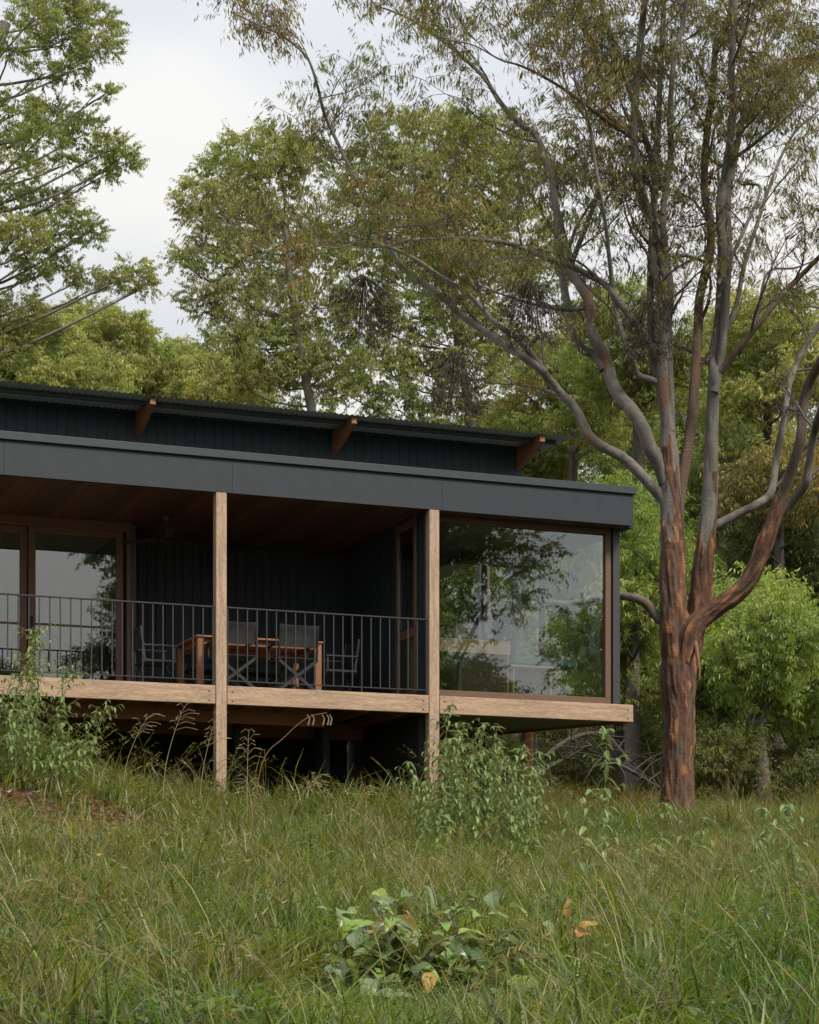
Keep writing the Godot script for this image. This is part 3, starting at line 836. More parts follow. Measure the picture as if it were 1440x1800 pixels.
# ---------------------------------------------------------------- the big gum by the corner
func build_main_tree() -> void:
	var D := 32.0
	var rp := P(1193, 1450, D)
	rp.y = gh(rp.x, rp.z) - 0.15
	var o := thing("gum_tree", "big gum with red fibrous trunk and many grey limbs beside the house", "tree", rp)
	# trunk and the feet of its three stems: ridged fibrous bark as geometry
	var tb := Buf.new()
	var foot := func(pts: Array) -> PackedVector3Array:
		var l := []
		for q in pts: l.append(P(q[0], q[1], D + q[2]) - rp)
		return smooth_line(l, 0.02)
	bark_tube(tb, foot.call([[1193, 1462, 0], [1191, 1380, 0], [1194, 1280, 0], [1192, 1190, 0], [1196, 1120, 0], [1198, 1075, 0], [1199, 1048, 0]]), [0.33, 0.245, 0.232, 0.234, 0.262, 0.21, 0.03], 100, 9.0, 9.1, 0.0)
	bark_tube(tb, foot.call([[1190, 1190, -0.04], [1185, 1120, -0.06], [1183, 1050, -0.05], [1182, 960, 0.0], [1180, 880, 0.0], [1177, 800, 0.0], [1173, 735, 0.0]]), [0.17, 0.205, 0.195, 0.185, 0.172, 0.15, 0.09], 64, 4.6, 7.6, 1.3)
	bark_tube(tb, foot.call([[1205, 1180, 0.05], [1216, 1120, 0.06], [1230, 1062, 0.0], [1234, 1007, -0.05], [1240, 951, -0.1], [1246, 896, -0.1], [1250, 830, -0.15]]), [0.15, 0.18, 0.165, 0.155, 0.14, 0.13, 0.12], 56, 3.9, 5.2, 0.5)
	bark_tube(tb, foot.call([[1200, 1165, -0.12], [1214, 1110, -0.16], [1240, 1083, -0.15], [1272, 1060, -0.2], [1307, 1032, -0.25], [1329, 996, -0.3], [1346, 950, -0.4], [1365, 901, -0.5], [1374, 873, -0.55]]), [0.13, 0.165, 0.15, 0.135, 0.128, 0.12, 0.115, 0.105, 0.10], 52, 5.6, 9.0, 1.2)
	mi("trunk", tb.mesh(), M.bark, o)
	# limbs as drawn in pixels of the photograph, each with its own way in depth: [start width px, end width px, depth at the end, bark, points]
	var grey := Color(0.145, 0.135, 0.125)
	var brown := Color(0.115, 0.08, 0.06)
	var dim := Color(0.09, 0.085, 0.08)
	var limbs := [
		[24, 4, -2.6, grey, [[1172, 890], [1157, 867], [1099, 808], [1044, 773], [1013, 719], [982, 688], [951, 649], [912, 622], [858, 587], [807, 552], [764, 513], [725, 486], [690, 443], [653, 368], [617, 300], [595, 253], [573, 202], [562, 159], [548, 119], [534, 94], [494, 61], [447, 40], [405, 20]], true],
		[14, 3, -3.6, grey, [[958, 655], [939, 629], [908, 594], [873, 571], [842, 536], [811, 509], [768, 482], [733, 458], [690, 437], [640, 425], [590, 436], [530, 420]], true],
		[17, 3, -3.0, grey, [[1168, 640], [1153, 618], [1122, 575], [1079, 520], [1064, 499], [1005, 468], [959, 454], [912, 433], [865, 423], [772, 419], [718, 423], [679, 433], [640, 432], [580, 425], [480, 440], [420, 470]], true],
		[32, 4, 2.4, grey, [[1172, 850], [1160, 815], [1145, 789], [1122, 734], [1079, 684], [1064, 633], [1044, 587], [1033, 528], [1005, 478], [997, 447], [977, 369], [965, 296], [942, 241], [915, 218], [880, 180], [848, 134], [801, 90], [761, 61], [718, 32], [660, 10]], true],
		[20, 10, 3.0, grey, [[1062, 650], [1048, 625], [1021, 610], [1002, 571], [994, 517], [986, 474], [982, 412], [975, 350], [985, 290]], true],
		[12, 4, 4.0, grey, [[1002, 475], [1008, 455], [1035, 385], [1052, 335], [1045, 280], [1035, 220], [1005, 170], [990, 110], [1000, 40]], true],
		[14, 4, -2.0, grey, [[1168, 680], [1146, 668], [1122, 657], [1103, 614], [1087, 556], [1072, 478], [1063, 389], [1051, 323], [1043, 253], [1030, 200], [1010, 130], [1015, 50]], true],
		[28, 10, -0.6, grey, [[1176, 760], [1166, 680], [1168, 600], [1176, 505], [1152, 408], [1129, 350], [1117, 292], [1113, 233], [1117, 155], [1129, 58], [1135, 0], [1142, -120]], true],
		[22, 6, 0.8, grey, [[1174, 740], [1168, 690], [1164, 544], [1148, 447], [1148, 369], [1152, 300], [1137, 249], [1125, 210], [1098, 124], [1082, 78], [1060, 20], [1050, -80]], true],
		[19, 7, -1.4, grey, [[1180, 760], [1176, 640], [1172, 467], [1166, 389], [1170, 330], [1179, 272], [1179, 194], [1187, 97], [1203, 39], [1215, -60], [1225, -160]], true],
		[17, 8, 2.2, dim, [[1170, 740], [1155, 660], [1148, 622], [1144, 467], [1152, 311], [1160, 117], [1166, 0], [1172, -120]], true],
		[29, 9, -0.8, grey, [[1249, 845], [1251, 780], [1252, 713], [1255, 660], [1257, 622], [1265, 544], [1269, 447], [1265, 369], [1277, 292], [1288, 194], [1284, 120], [1292, 19], [1297, -90]], true],
		[25, 9, 1.2, brown, [[1188, 930], [1198, 850], [1212, 760], [1220, 680], [1226, 583], [1228, 525], [1246, 447], [1250, 389], [1240, 330], [1242, 233], [1253, 155], [1261, 78], [1284, 20], [1290, -90]], true],
		[19, 7, 1.8, grey, [[1255, 690], [1265, 640], [1273, 556], [1281, 447], [1281, 350], [1292, 272], [1312, 175], [1331, 117], [1358, 66], [1385, 23], [1395, -60]], true],
		[23, 13, -1.6, brown, [[1365, 901], [1373, 873], [1387, 840], [1406, 774], [1411, 713], [1427, 667], [1450, 620], [1480, 540], [1490, 440]], true],
		[19, 9, -2.6, grey, [[1362, 905], [1384, 890], [1404, 870], [1418, 848], [1420, 821], [1432, 760], [1450, 700], [1480, 620], [1530, 520]], true],
		[18, 8, 1.4, grey, [[1248, 930], [1259, 923], [1290, 907], [1329, 887], [1355, 864], [1364, 807], [1378, 737], [1387, 676], [1400, 640], [1420, 600], [1455, 550], [1500, 470]], true],
		[15, 6, -1.2, brown, [[1258, 660], [1269, 650], [1292, 622], [1339, 564], [1378, 517], [1425, 467], [1460, 430], [1520, 350]], true],
		[12, 4, 2.0, grey, [[1258, 610], [1292, 544], [1308, 467], [1331, 389], [1366, 292], [1397, 233], [1440, 194], [1490, 120]], true],
		[10, 3, -1.5, grey, [[1272, 310], [1290, 280], [1312, 264], [1358, 226], [1440, 156], [1490, 110]], true],
		[21, 11, 0.8, grey, [[1180, 1100], [1159, 1088], [1146, 1070], [1123, 1054], [1087, 1047], [1050, 1052], [1000, 1062], [960, 1058]], false],
		[9, 3, -2.2, brown, [[1113, 245], [1098, 233], [1074, 218], [1035, 187], [977, 148], [919, 117], [880, 105], [833, 79], [780, 70]], true],
		[8, 3, 1.6, grey, [[1085, 95], [1035, 62], [1008, 31], [985, 0], [960, -50]], true],
		[9, 3, -1.0, dim, [[1035, 540], [1000, 545], [950, 537], [905, 525], [850, 505], [820, 490]], true],
		[8, 3, 1.0, dim, [[1300, 620], [1330, 560], [1350, 480], [1400, 470], [1470, 440]], true],
		[9, 3, 2.4, grey, [[1262, 500], [1310, 400], [1335, 330], [1300, 320], [1330, 270]], true],
	]
	var lb := Buf.new()
	var tw := Buf.new()
	var lv := Leaves.new()
	var olive := [Color(0.25, 0.22, 0.07), Color(0.27, 0.215, 0.07), Color(0.21, 0.21, 0.07), Color(0.31, 0.20, 0.065), Color(0.18, 0.20, 0.065), Color(0.23, 0.22, 0.075)]
	var seen_px := []
	for L in limbs:
		var pts := []
		var n: int = L[4].size()
		var z0 := 0.0
		var near := 30.0
		for q in seen_px:
			var dist := Vector2(q[0] - L[4][0][0], q[1] - L[4][0][1]).length()
			if dist < near:
				near = dist
				z0 = q[2]
		for k in n:
			var f := float(k) / (n - 1)
			var dz: float = lerpf(z0, L[2], f * f) + (0.15 * sin(k * 1.7) if k > 1 else 0.0)
			pts.append(P(L[4][k][0] + (rng.randf_range(-2, 2) if k > 1 else 0.0), L[4][k][1], D + dz) - rp)
			if k > 0:
				var w: Array = L[4][k - 1]
				for j in 6:
					seen_px.append([lerpf(w[0], L[4][k][0], j / 5.0), lerpf(w[1], L[4][k][1], j / 5.0), dz])
		var line := smooth_line(pts, 0.07)
		var r0: float = L[0] / F * D * 0.44
		var r1: float = L[1] / F * D * (0.5 if L[1] > 5 else 0.25)
		var limb := Buf.new()
		tube(limb, line, r0, r1, 20 if L[0] > 18 else 11, 1, L[3], 0.8)
		mi("limb", limb.mesh(), M.bark, o)
		if not L[5]:
			continue
		# side branches
		var total := line.size()
		var k := int(total * 0.22)
		while k < total:
			var f := float(k) / total
			var t := (line[mini(k + 2, total - 1)] - line[maxi(k - 2, 0)]).normalized()
			var az := Vector3(rng.randf_range(-1, 1), rng.randf_range(-0.25, 0.9), rng.randf_range(-1, 1)).normalized()
			var dir := (t * 0.55 + az * 0.8).normalized()
			var hy: float = line[k].y + rp.y
			var low: float = clampf((hy - 8.4) / 5.0, 0.04, 0.72) if line[k].x > -1.6 else clampf((hy - 7.0) / 3.0, 0.10, 0.9)    # few leaves low down
			side_branch(tw, lv, line[k], dir, rng.randf_range(0.7, 2.1) * (0.75 + 0.4 * (1 - f)), lerpf(r0, r1, f) * 0.42, olive, low, L[3])
			k += rng.randi_range(5, 10) if f > 0.5 else rng.randi_range(8, 16)
	mi("branches", tw.mesh(), M.bark, o).set_meta("kind", "stuff")
	commit_leaves(lv, M.sprig_a, o)
	# bark strip hanging from the fork
	var strip := Buf.new()
	tube(strip, smooth_line([P(1222, 1128, D - 0.26) - rp, P(1226, 1150, D - 0.30) - rp, P(1230, 1180, D - 0.31) - rp, P(1229, 1196, D - 0.30) - rp], 0.05), 0.035, 0.01, 5, 0, Color(0.26, 0.13, 0.07))
	mi("bark_strip", strip.mesh(), M.bark, o)
	# mistletoe: dense dark drooping clumps in the crown
	for q in [[930, 515, -1.0], [640, 510, -2.5], [1140, 545, -1.0], [800, 640, -2.0], [1060, 60, 1.0]]:
		var c := P(q[0], q[1], D + q[2])
		var ms := thing("mistletoe", "dark drooping mistletoe clump in the gum %s" % ["right of its middle limbs", "far out on its left limbs", "against its central stems", "low on the long left limb", "near the top of the picture"][[930, 640, 1140, 800, 1060].find(q[0])], "mistletoe", c, 0.0, "mistletoe clumps hanging in the big gum")
		var ml := Leaves.new()
		for k in 130:
			var p := Vector3(rng.randfn(0, 0.16), rng.randf_range(-0.75, 0.15), rng.randfn(0, 0.16))
			put_leaf(ml, p, Vector3(p.x, 0, p.z), 0.6, Color(0.045, 0.045, 0.03))
		commit_leaves(ml, M.sprig_a, ms)
		var mb := Buf.new()
		for k in 40:
			var e := Vector3(rng.randfn(0, 0.22), rng.randf_range(-0.9, -0.2), rng.randfn(0, 0.22))
			tube(mb, smooth_line([Vector3(0, 0.2, 0), Vector3(e.x * 0.7, e.y * 0.3, e.z * 0.7), e], 0.2), 0.008, 0.003, 3, 0, Color(0.05, 0.042, 0.035))
		mi("twigs", mb.mesh(), M.bark, ms).set_meta("kind", "stuff")

# bark: fibrous red brown below, smooth grey above; between the heights fib0 and fib1 the two interlock
func bark_tube(b: Buf, pts: PackedVector3Array, radii: Array, sides: int, fib0: float, fib1: float, greyness: float) -> void:
	var first := b.v.size()
	var count := pts.size()
	var side := Vector3.RIGHT
	var grey := Color(0.155, 0.145, 0.133)
	for k in count:
		var t := (pts[mini(k + 2, count - 1)] - pts[maxi(k - 2, 0)]).normalized()
		side = (side - t * side.dot(t)).normalized()
		var up := t.cross(side)
		var ff := float(k) / (count - 1) * (radii.size() - 1)
		var i0 := mini(int(ff), radii.size() - 2)
		var r: float = lerpf(radii[i0], radii[i0 + 1], smoothstep(0.0, 1.0, ff - i0))
		var len := k * 0.02
		for s in sides:
			var a := TAU * s / sides
			var dir := side * cos(a) + up * sin(a)
			var cx := cos(a) * r
			var sx := sin(a) * r
			var n1 := bnoise.get_noise_3d(cx * 70.0 + 3.0, len * 9.0 + 4.0 * cx, sx * 70.0 + fib0 * 11.0)
			var n2 := bnoise.get_noise_3d(cx * 190.0 + 9.0, len * 48.0, sx * 190.0)
			var n3 := bnoise.get_noise_3d(cx * 64.0, len * 20.0 + 40.0 + fib0 * 7.0, sx * 64.0)
			var n4 := bnoise.get_noise_3d(cx * 42.0 + 70.0, len * 11.0, sx * 42.0)
			var y := pts[k].y
			var fib := clampf(((fib1 - y) / maxf(fib1 - fib0, 0.1) + n4 * 1.6 - 0.45 * greyness * clampf((y - fib0 + 1.5) / 2.0, 0.0, 1.0)) * 5.0 - 1.2, 0.0, 1.0)
			var ridge := 1.0 - absf(n1) * 2.6
			var disp := (0.020 * ridge + 0.012 * n2 + 0.016 * n3) * fib + 0.006 * n4
			var p := pts[k] + dir * (r - 0.006 + disp * minf(1.0, r * 8.0))
			var col := Color(0.135, 0.062, 0.036).lerp(Color(0.036, 0.025, 0.02), clampf(0.62 - ridge * 0.62 + n2 * 0.8, 0, 1))
			if n3 > 0.19:
				col = col.lerp(Color(0.27, 0.13, 0.068) * (1.0 + 0.5 * n2), clampf((n3 - 0.19) * 7.0, 0, 0.95) * clampf(ridge * 1.6, 0.2, 1.0))
			elif n3 < -0.25:
				col = col.lerp(Color(0.10, 0.075, 0.06), clampf((-n3 - 0.25) * 6.0, 0, 0.85))
			var gc := grey * (1.0 + 0.35 * n2 + 0.25 * n3)
			if n4 > 0.22: gc = gc.lerp(Color(0.14, 0.075, 0.045), clampf((n4 - 0.22) * 8.0, 0, 0.7))
			b.v.append(p)
			b.n.append(dir)
			b.c.append(gc.lerp(col, fib))
	for k in count - 1:
		for s in sides:
			var s2 := (s + 1) % sides
			var a0 := first + k * sides + s
			var a1 := first + k * sides + s2
			b.i.append_array(PackedInt32Array([a0, a0 + sides, a1, a1, a0 + sides, a1 + sides]))
	for k in count:
		for s in sides:
			var id := first + k * sides + s
			var du := b.v[first + k * sides + (s + 1) % sides] - b.v[first + k * sides + (s + sides - 1) % sides]
			var dv := b.v[first + mini(k + 1, count - 1) * sides + s] - b.v[first + maxi(k - 1, 0) * sides + s]
			b.n[id] = du.cross(dv).normalized()

func side_branch(b: Buf, lv: Leaves, at: Vector3, dir: Vector3, length: float, r: float, cols: Array, amount: float, wc: Color) -> void:
	r = clampf(r, 0.008, 0.035)
	var p := at
	var d := dir
	var pts := [p]
	var n := 5
	for k in n:
		d = (d + Vector3(rng.randf_range(-0.4, 0.4), rng.randf_range(-0.35, 0.35), rng.randf_range(-0.4, 0.4)) * 0.8).normalized()
		p += d * length / n
		pts.append(p)
	tube(b, smooth_line(pts, 0.15), r, 0.004, 5, 0, wc * 0.75)
	var col: Color = cols[rng.randi() % cols.size()]
	for j in range(1, n + 1):
		for q in 3 + rng.randi() % 2:
			var sd := (d + Vector3(rng.randf_range(-1, 1), rng.randf_range(-0.5, 0.7), rng.randf_range(-1, 1)) * 1.2).normalized()
			var l := rng.randf_range(0.25, 0.75)
			var e: Vector3 = pts[j] + sd * l
			var mid: Vector3 = (pts[j] + e) * 0.5 + Vector3(0, 0.05, 0)
			tube(b, PackedVector3Array([pts[j], mid, e, e + Vector3(sd.x * 0.15, -0.12, sd.z * 0.15)]), 0.006, 0.002, 3, 0, wc * 0.55)
			if rng.randf() < amount:
				put_leaf(lv, e, sd, 1.0, col)
				if rng.randf() < 0.9:
					put_leaf(lv, mid, sd, 0.9, col)
				if rng.randf() < 0.5:
					put_leaf(lv, e + Vector3(rng.randf_range(-0.15, 0.15), -0.16, rng.randf_range(-0.15, 0.15)), sd, 0.85, col)

# ---------------------------------------------------------------- other trees
func build_trees() -> void:
	var green := Color(0.31, 0.345, 0.115)
	var lime := Color(0.39, 0.41, 0.13)
	# tall gum reaching in from the left
	gum("gum_tree", "tall pale gum reaching in from the left edge", "", [[-210, 1400], [-200, 1100, 0], [-170, 800, 0], [-120, 520, 0], [-60, 260, 0], [10, 40, 0]], 40.0, 0.30, [
		[100, 20, 70, 0], [160, 50, 60, 1], [60, 30, 50, -1], [175, 85, 42, 0], [110, 80, 45, 1], [130, 125, 32, 0], [75, 130, 26, 0], [20, 85, 34, -1],
		[30, 200, 60, 0], [100, 215, 52, 1], [150, 235, 45, 0], [70, 245, 48, -1], [190, 265, 42, 0], [215, 285, 34, 0], [15, 260, 40, 1], [185, 165, 22, 0], [40, 300, 36, 0], [115, 290, 26, 1], [180, 310, 22, 0],
		[20, 350, 48, 0], [95, 360, 44, 1], [130, 395, 42, 0], [155, 410, 32, 0], [40, 410, 50, -1], [10, 440, 40, 0], [80, 430, 34, 0],
		[60, 480, 36, 0], [110, 470, 36, 1], [150, 490, 28, 0], [235, 480, 34, 0], [205, 500, 26, 1], [255, 505, 20, 0], [30, 560, 62, 0], [70, 600, 50, 1], [10, 610, 50, 0]], Color(0.33, 0.36, 0.11), 4.2, 0.74, Color(0.16, 0.15, 0.135), "sprig_c")
	# two round crowned gums behind the roof
	gum("gum_tree", "leafy gum behind the roof, its crown left of the big limb", "", [[640, 1330], [620, 1000, 0], [560, 780, 0], [520, 560, 0], [500, 400, 0]], 46.0, 0.19, [
		[440, 275, 55, 0], [395, 310, 50, 1], [490, 270, 55, -1], [540, 290, 50, 0], [350, 350, 40, 0], [410, 370, 55, 1], [345, 385, 28, 0], [470, 340, 55, 0], [330, 470, 34, 0], [380, 440, 45, 1], [430, 450, 55, 0], [500, 420, 60, 1], [360, 530, 42, 0], [420, 530, 55, 0],
		[480, 520, 60, 1], [400, 600, 48, 0], [460, 610, 60, 0], [520, 600, 60, 1], [560, 540, 60, 0], [540, 660, 60, 0], [470, 670, 55, 1], [410, 670, 45, 0], [590, 640, 60, 0], [560, 450, 55, 1]], Color(0.37, 0.385, 0.14), 2.3, 0.92, Color(0.13, 0.125, 0.115), "sprig_c")
	gum("gum_tree", "leafy gum behind the roof, its crown in the middle of the picture", "", [[860, 1330], [850, 1000, 0], [830, 760, 0], [800, 560, 0], [780, 380, 0]], 48.0, 0.20, [
		[700, 235, 50, 0], [760, 240, 58, 1], [820, 240, 55, 0], [870, 250, 60, 1], [660, 280, 45, 0], [720, 310, 62, 0], [790, 310, 62, 1], [860, 320, 66, 0], [920, 300, 50, 0], [640, 350, 52, 1], [700, 390, 62, 0], [770, 390, 62, 1], [840, 400, 64, 0], [910, 400, 60, 1],
		[650, 460, 60, 0], [720, 470, 62, 1], [800, 480, 64, 0], [870, 490, 60, 0], [940, 480, 55, 1], [640, 560, 60, 0], [710, 570, 62, 0], [790, 570, 64, 1], [860, 580, 60, 0], [670, 650, 62, 0], [750, 660, 62, 1], [830, 660, 62, 0], [900, 640, 55, 1], [700, 720, 50, 0], [800, 730, 50, 0], [620, 700, 50, 0]], Color(0.37, 0.385, 0.14), 2.3, 0.92, Color(0.13, 0.125, 0.115), "sprig_c")
	# far bright trees low behind the roof on the left
	for e in [[60, 620, 70, 60, 9, "far yellow green tree behind the roof at the left edge", 62.0], [165, 610, 60, 55, 9, "far bright round tree behind the roof, right of the left gum", 66.0], [300, 665, 60, 45, 8, "far pale lime tree low above the roof in the sky gap", 72.0], [385, 680, 55, 40, 7, "far tree low above the roof, right of the sky gap", 64.0], [-40, 650, 60, 60, 7, "far tree behind the roof just off the left edge", 60.0], [110, 670, 90, 30, 8, "far low tree just over the roof line on the left", 60.0]]:
		gum("far_tree", e[5], "far trees above the roof line", [[e[0] + 10, 1300], [e[0], e[1] + 200, 0], [e[0] - 5, e[1], 0]], e[6], 0.22, auto_clumps(e[0], e[1], e[2], e[3], e[4] * 2, 30, 48, 2.0), lime, 1.3, 1.3, Color(0.15, 0.14, 0.125), "sprig_c")
	# forest to the right and behind the house
	var r := [
		[1130, 600, 110, 110, 18, 52.0, "mid green gum behind the big tree, left of its stems"],
		[1350, 640, 110, 100, 18, 54.0, "bright gum behind the right limbs of the big tree"],
		[1470, 760, 90, 120, 14, 56.0, "gum behind the big tree at the right edge"],
		[1010, 700, 90, 90, 14, 58.0, "gum above the end of the upper roof"],
		[1120, 980, 70, 110, 16, 44.0, "drooping young gum between the corner column and the big trunk"],
		[1330, 1130, 80, 90, 18, 41.0, "bushy light green gum right of the big trunk"],
		[1430, 1200, 80, 90, 16, 43.0, "bushy light green gum low at the right edge"],
		[1260, 1200, 70, 90, 12, 45.0, "dim gum sapling just right of the big trunk"],
		[1420, 980, 100, 110, 18, 50.0, "dark she oak like tree at the right edge"],
		[1280, 880, 90, 90, 14, 60.0, "grey green gum seen between the stems of the big tree"],
		[1200, 760, 100, 80, 14, 64.0, "far gum behind the crown base of the big tree"],
		[900, 800, 100, 60, 10, 62.0, "gum hidden behind the clerestory"],
		[1090, 1180, 60, 90, 12, 46.0, "dim young gum right of the window corner"],
		[960, 1200, 80, 100, 12, 52.0, "gum behind the corner room"],
		[1380, 860, 90, 60, 12, 47.0, "brownish gum behind the right limb of the big tree"],
		[1480, 1050, 80, 140, 12, 60.0, "far gum beyond the right edge"],
		[1600, 1000, 90, 200, 16, 48.0, "gum well right of the big tree, outside the frame"],
		[1740, 900, 100, 220, 16, 52.0, "second gum well right of the big tree, outside the frame"],
	]
	var cols := [green, lime, green, Color(0.30, 0.34, 0.10), Color(0.33, 0.40, 0.115), Color(0.34, 0.42, 0.12), Color(0.33, 0.41, 0.115), Color(0.27, 0.32, 0.10), Color(0.14, 0.18, 0.065), Color(0.27, 0.30, 0.115), green, green, Color(0.29, 0.345, 0.10), green, Color(0.31, 0.25, 0.095), green, green, lime]
	for k in r.size():
		var e: Array = r[k]
		gum("forest_tree", e[6], "gums behind the house", [[e[0] + rng.randf_range(-15, 15), 1420], [e[0] + rng.randf_range(-15, 15), e[1] + e[3] * 1.1, 0], [e[0], e[1] - e[3] * 0.3, 0]], e[5], 0.13 + 0.002 * e[5], auto_clumps(e[0], e[1], e[2], e[3], int(e[4] * 1.7), 34, 56, 2.2), cols[k], 1.0, 1.05)
	# a closed far edge of forest
	for k in 26:
		var px := -120.0 + k * 66.0
		var hi := 760.0 + rng.randf_range(-60, 80)
		if px < 560.0:
			hi = 730.0 + rng.randf_range(-20, 40)
		gum("forest_tree", "far forest edge tree, number %s from the left along the edge" % ["one", "two", "three", "four", "five", "six", "seven", "eight", "nine", "ten", "eleven", "twelve", "thirteen", "fourteen", "fifteen", "sixteen", "seventeen", "eighteen", "nineteen", "twenty", "twenty one", "twenty two", "twenty three", "twenty four", "twenty five", "twenty six"][k], "trees of the far forest edge", [[px, 1400], [px + 10, 1000, 0], [px, hi, 0]], rng.randf_range(74, 92), 0.2, auto_clumps(px, hi + 300, 70, 350, 26, 34, 54, 2.5), green.lerp(Color(0.16, 0.20, 0.06), rng.randf()), 0.8, 1.5)
	# understorey shrubs to the right
	for e in [[1120, 1330, 60, 40, 48.0], [1020, 1350, 60, 40, 46.0], [1260, 1350, 50, 40, 42.0], [1420, 1390, 60, 40, 40.0], [1330, 1250, 60, 50, 48.0], [1300, 1390, 60, 25, 46.0], [900, 1360, 60, 40, 47.0], [820, 1340, 60, 40, 47.0], [1180, 1380, 60, 30, 50.0], [1390, 1310, 70, 45, 52.0], [1240, 1290, 60, 60, 47.0], [1440, 1330, 60, 60, 46.0], [1080, 1290, 60, 50, 53.0], [960, 1290, 60, 50, 54.0], [1280, 1340, 45, 40, 40.0], [870, 1300, 60, 50, 55.0]]:
		gum("shrub", "dull green understorey shrub by %s" % ["the window corner", "the corner room", "the trunk, right side", "the right edge", "the trunk, farther right", "the grass gap", "the back post", "the soffit", "the trunk base", "the brown grass patch", "the young gums right of the trunk", "the right edge, taller", "the window corner, farther off", "the corner room, farther off", "the dead branch right of the trunk", "the steel post, farther off"][[1120, 1020, 1260, 1420, 1330, 1300, 900, 820, 1180, 1390, 1240, 1440, 1080, 960, 1280, 870].find(e[0])], "shrubs under the gums", [[e[0], 1430], [e[0], e[1] + 20, 0], [e[0], e[1] - 10, 0]], e[4], 0.05, auto_clumps(e[0], e[1], e[2], e[3], 9, 24, 38, 1.2), Color(0.20, 0.225, 0.075), 1.0, 0.9, Color(0.12, 0.10, 0.08))
	# trees beside and behind the viewer: the window shows them as reflections
	for e in [[13.9, -12.9, 14.0, "shaggy gum right of the view, mirrored at the left of the corner window"], [16.2, -7.0, 15.0, "tall gum right of the view, mirrored in the middle of the corner window"], [22.0, -13.0, 8.5, "shorter gum right of the view, mirrored at the right of the corner window"], [28.0, 3.0, 14.0, "gum right of the viewer behind the nearer mirrored gums"], [16.8, -1.0, 14.0, "gum right behind the viewer, mirrored in the glass doors"], [34.0, 14.0, 18.0, "broad gum downhill, mirrored low in the glass doors"], [23.0, 30.0, 15.0, "distant gum behind the viewer downhill"], [44.0, 30.0, 20.0, "distant tall gum behind the viewer to the right"], [36.0, 42.0, 20.0, "farthest gum behind the viewer downhill"], [40.0, -2.0, 17.0, "far gum to the right of the viewer"]]:
		var at := Vector3(e[0], gh(e[0], e[1]) - 0.1, e[1])
		var o := thing("gum_tree", e[3], "tree", at)
		var wood := Buf.new()
		var h: float = e[2]
		var tl := smooth_line([Vector3.ZERO, Vector3(0.3, h * 0.3, 0), Vector3(-0.2, h * 0.6, 0.3), Vector3(0.2, h * 0.9, 0)], 0.4)
		tube(wood, tl, 0.28, 0.08, 9, 1, Color(0.16, 0.14, 0.12))
		mi("trunk", wood.mesh(), M.bark, o)
		var br := Buf.new()
		var lv := Leaves.new()
		for k in 46:
			var az := rng.randf() * TAU
			var hh := rng.randf_range(0.35, 1.0) * h
			var rr := rng.randf_range(0.6, 3.4) * (1.15 - 0.5 * hh / h)
			var c := Vector3(cos(az) * rr, hh, sin(az) * rr)
			var s := tl[clampi(int(tl.size() * (hh / h - 0.18)), 0, tl.size() - 1)]
			tube(br, smooth_line([s, s.lerp(c, 0.5) + Vector3(0, -0.2, 0), c], 0.5), 0.06, 0.015, 5, 0, Color(0.12, 0.10, 0.09))
			clump(lv, br, c, Vector3(1.1, 0.9, 1.1), 120, s.lerp(c, 0.5), 1.1, Color(0.14, 0.18, 0.06), Color(0.1, 0.09, 0.08))
		mi("branches", br.mesh(), M.bark, o).set_meta("kind", "stuff")
		commit_leaves(lv, M.sprig_b, o)

# ---------------------------------------------------------------- grass and weeds
func make_tuft(n: int, h: float, spread: float, wide: float, lean: float, straw: float) -> ArrayMesh:
	var v := PackedVector3Array()
	var c := PackedColorArray()
	for k in n:
		var az := rng.randf() * TAU
		var dir := Vector3(cos(az), 0, sin(az))
		var root := Vector3(rng.randfn(0, spread), -0.04, rng.randfn(0, spread))
		var hh := h * rng.randf_range(0.55, 1.15)
		var ln := lean * rng.randf_range(0.2, 1.3)
		var w := wide * rng.randf_range(0.6, 1.25) * 0.5
		var sa := az + PI / 2 + rng.randf_range(-0.8, 0.8)
		var sd := Vector3(cos(sa), 0, sin(sa))
		var col := Color(1, 1, 1)
		if rng.randf() < straw:
			col = Color(2.2, 1.5, 2.2)
		var u := 0.45 + 1.35 * pow(rng.randf(), 1.3)
		col = Color(col.r * u * rng.randf_range(0.85, 1.2), col.g * u, col.b * u)
		var p := []
		for j in 4:
			var f := j / 3.0
			p.append(root + Vector3(0, hh * (f - 0.38 * ln * f * f), 0) + dir * hh * ln * f * f * 0.85)
		var ws := [w * 0.8, w, w * 0.75, 0.0]
		for j in 3:
			var a: Vector3 = p[j] - sd * ws[j]
			var b: Vector3 = p[j] + sd * ws[j]
			var d: Vector3 = p[j + 1] - sd * ws[j + 1]
			var e: Vector3 = p[j + 1] + sd * ws[j + 1]
			v.append_array(PackedVector3Array([a, d, b]))
			for q in 3: c.append(col)
			if j < 2:
				v.append_array(PackedVector3Array([b, d, e]))
				for q in 3: c.append(col)
	return flat_mesh(v, c)

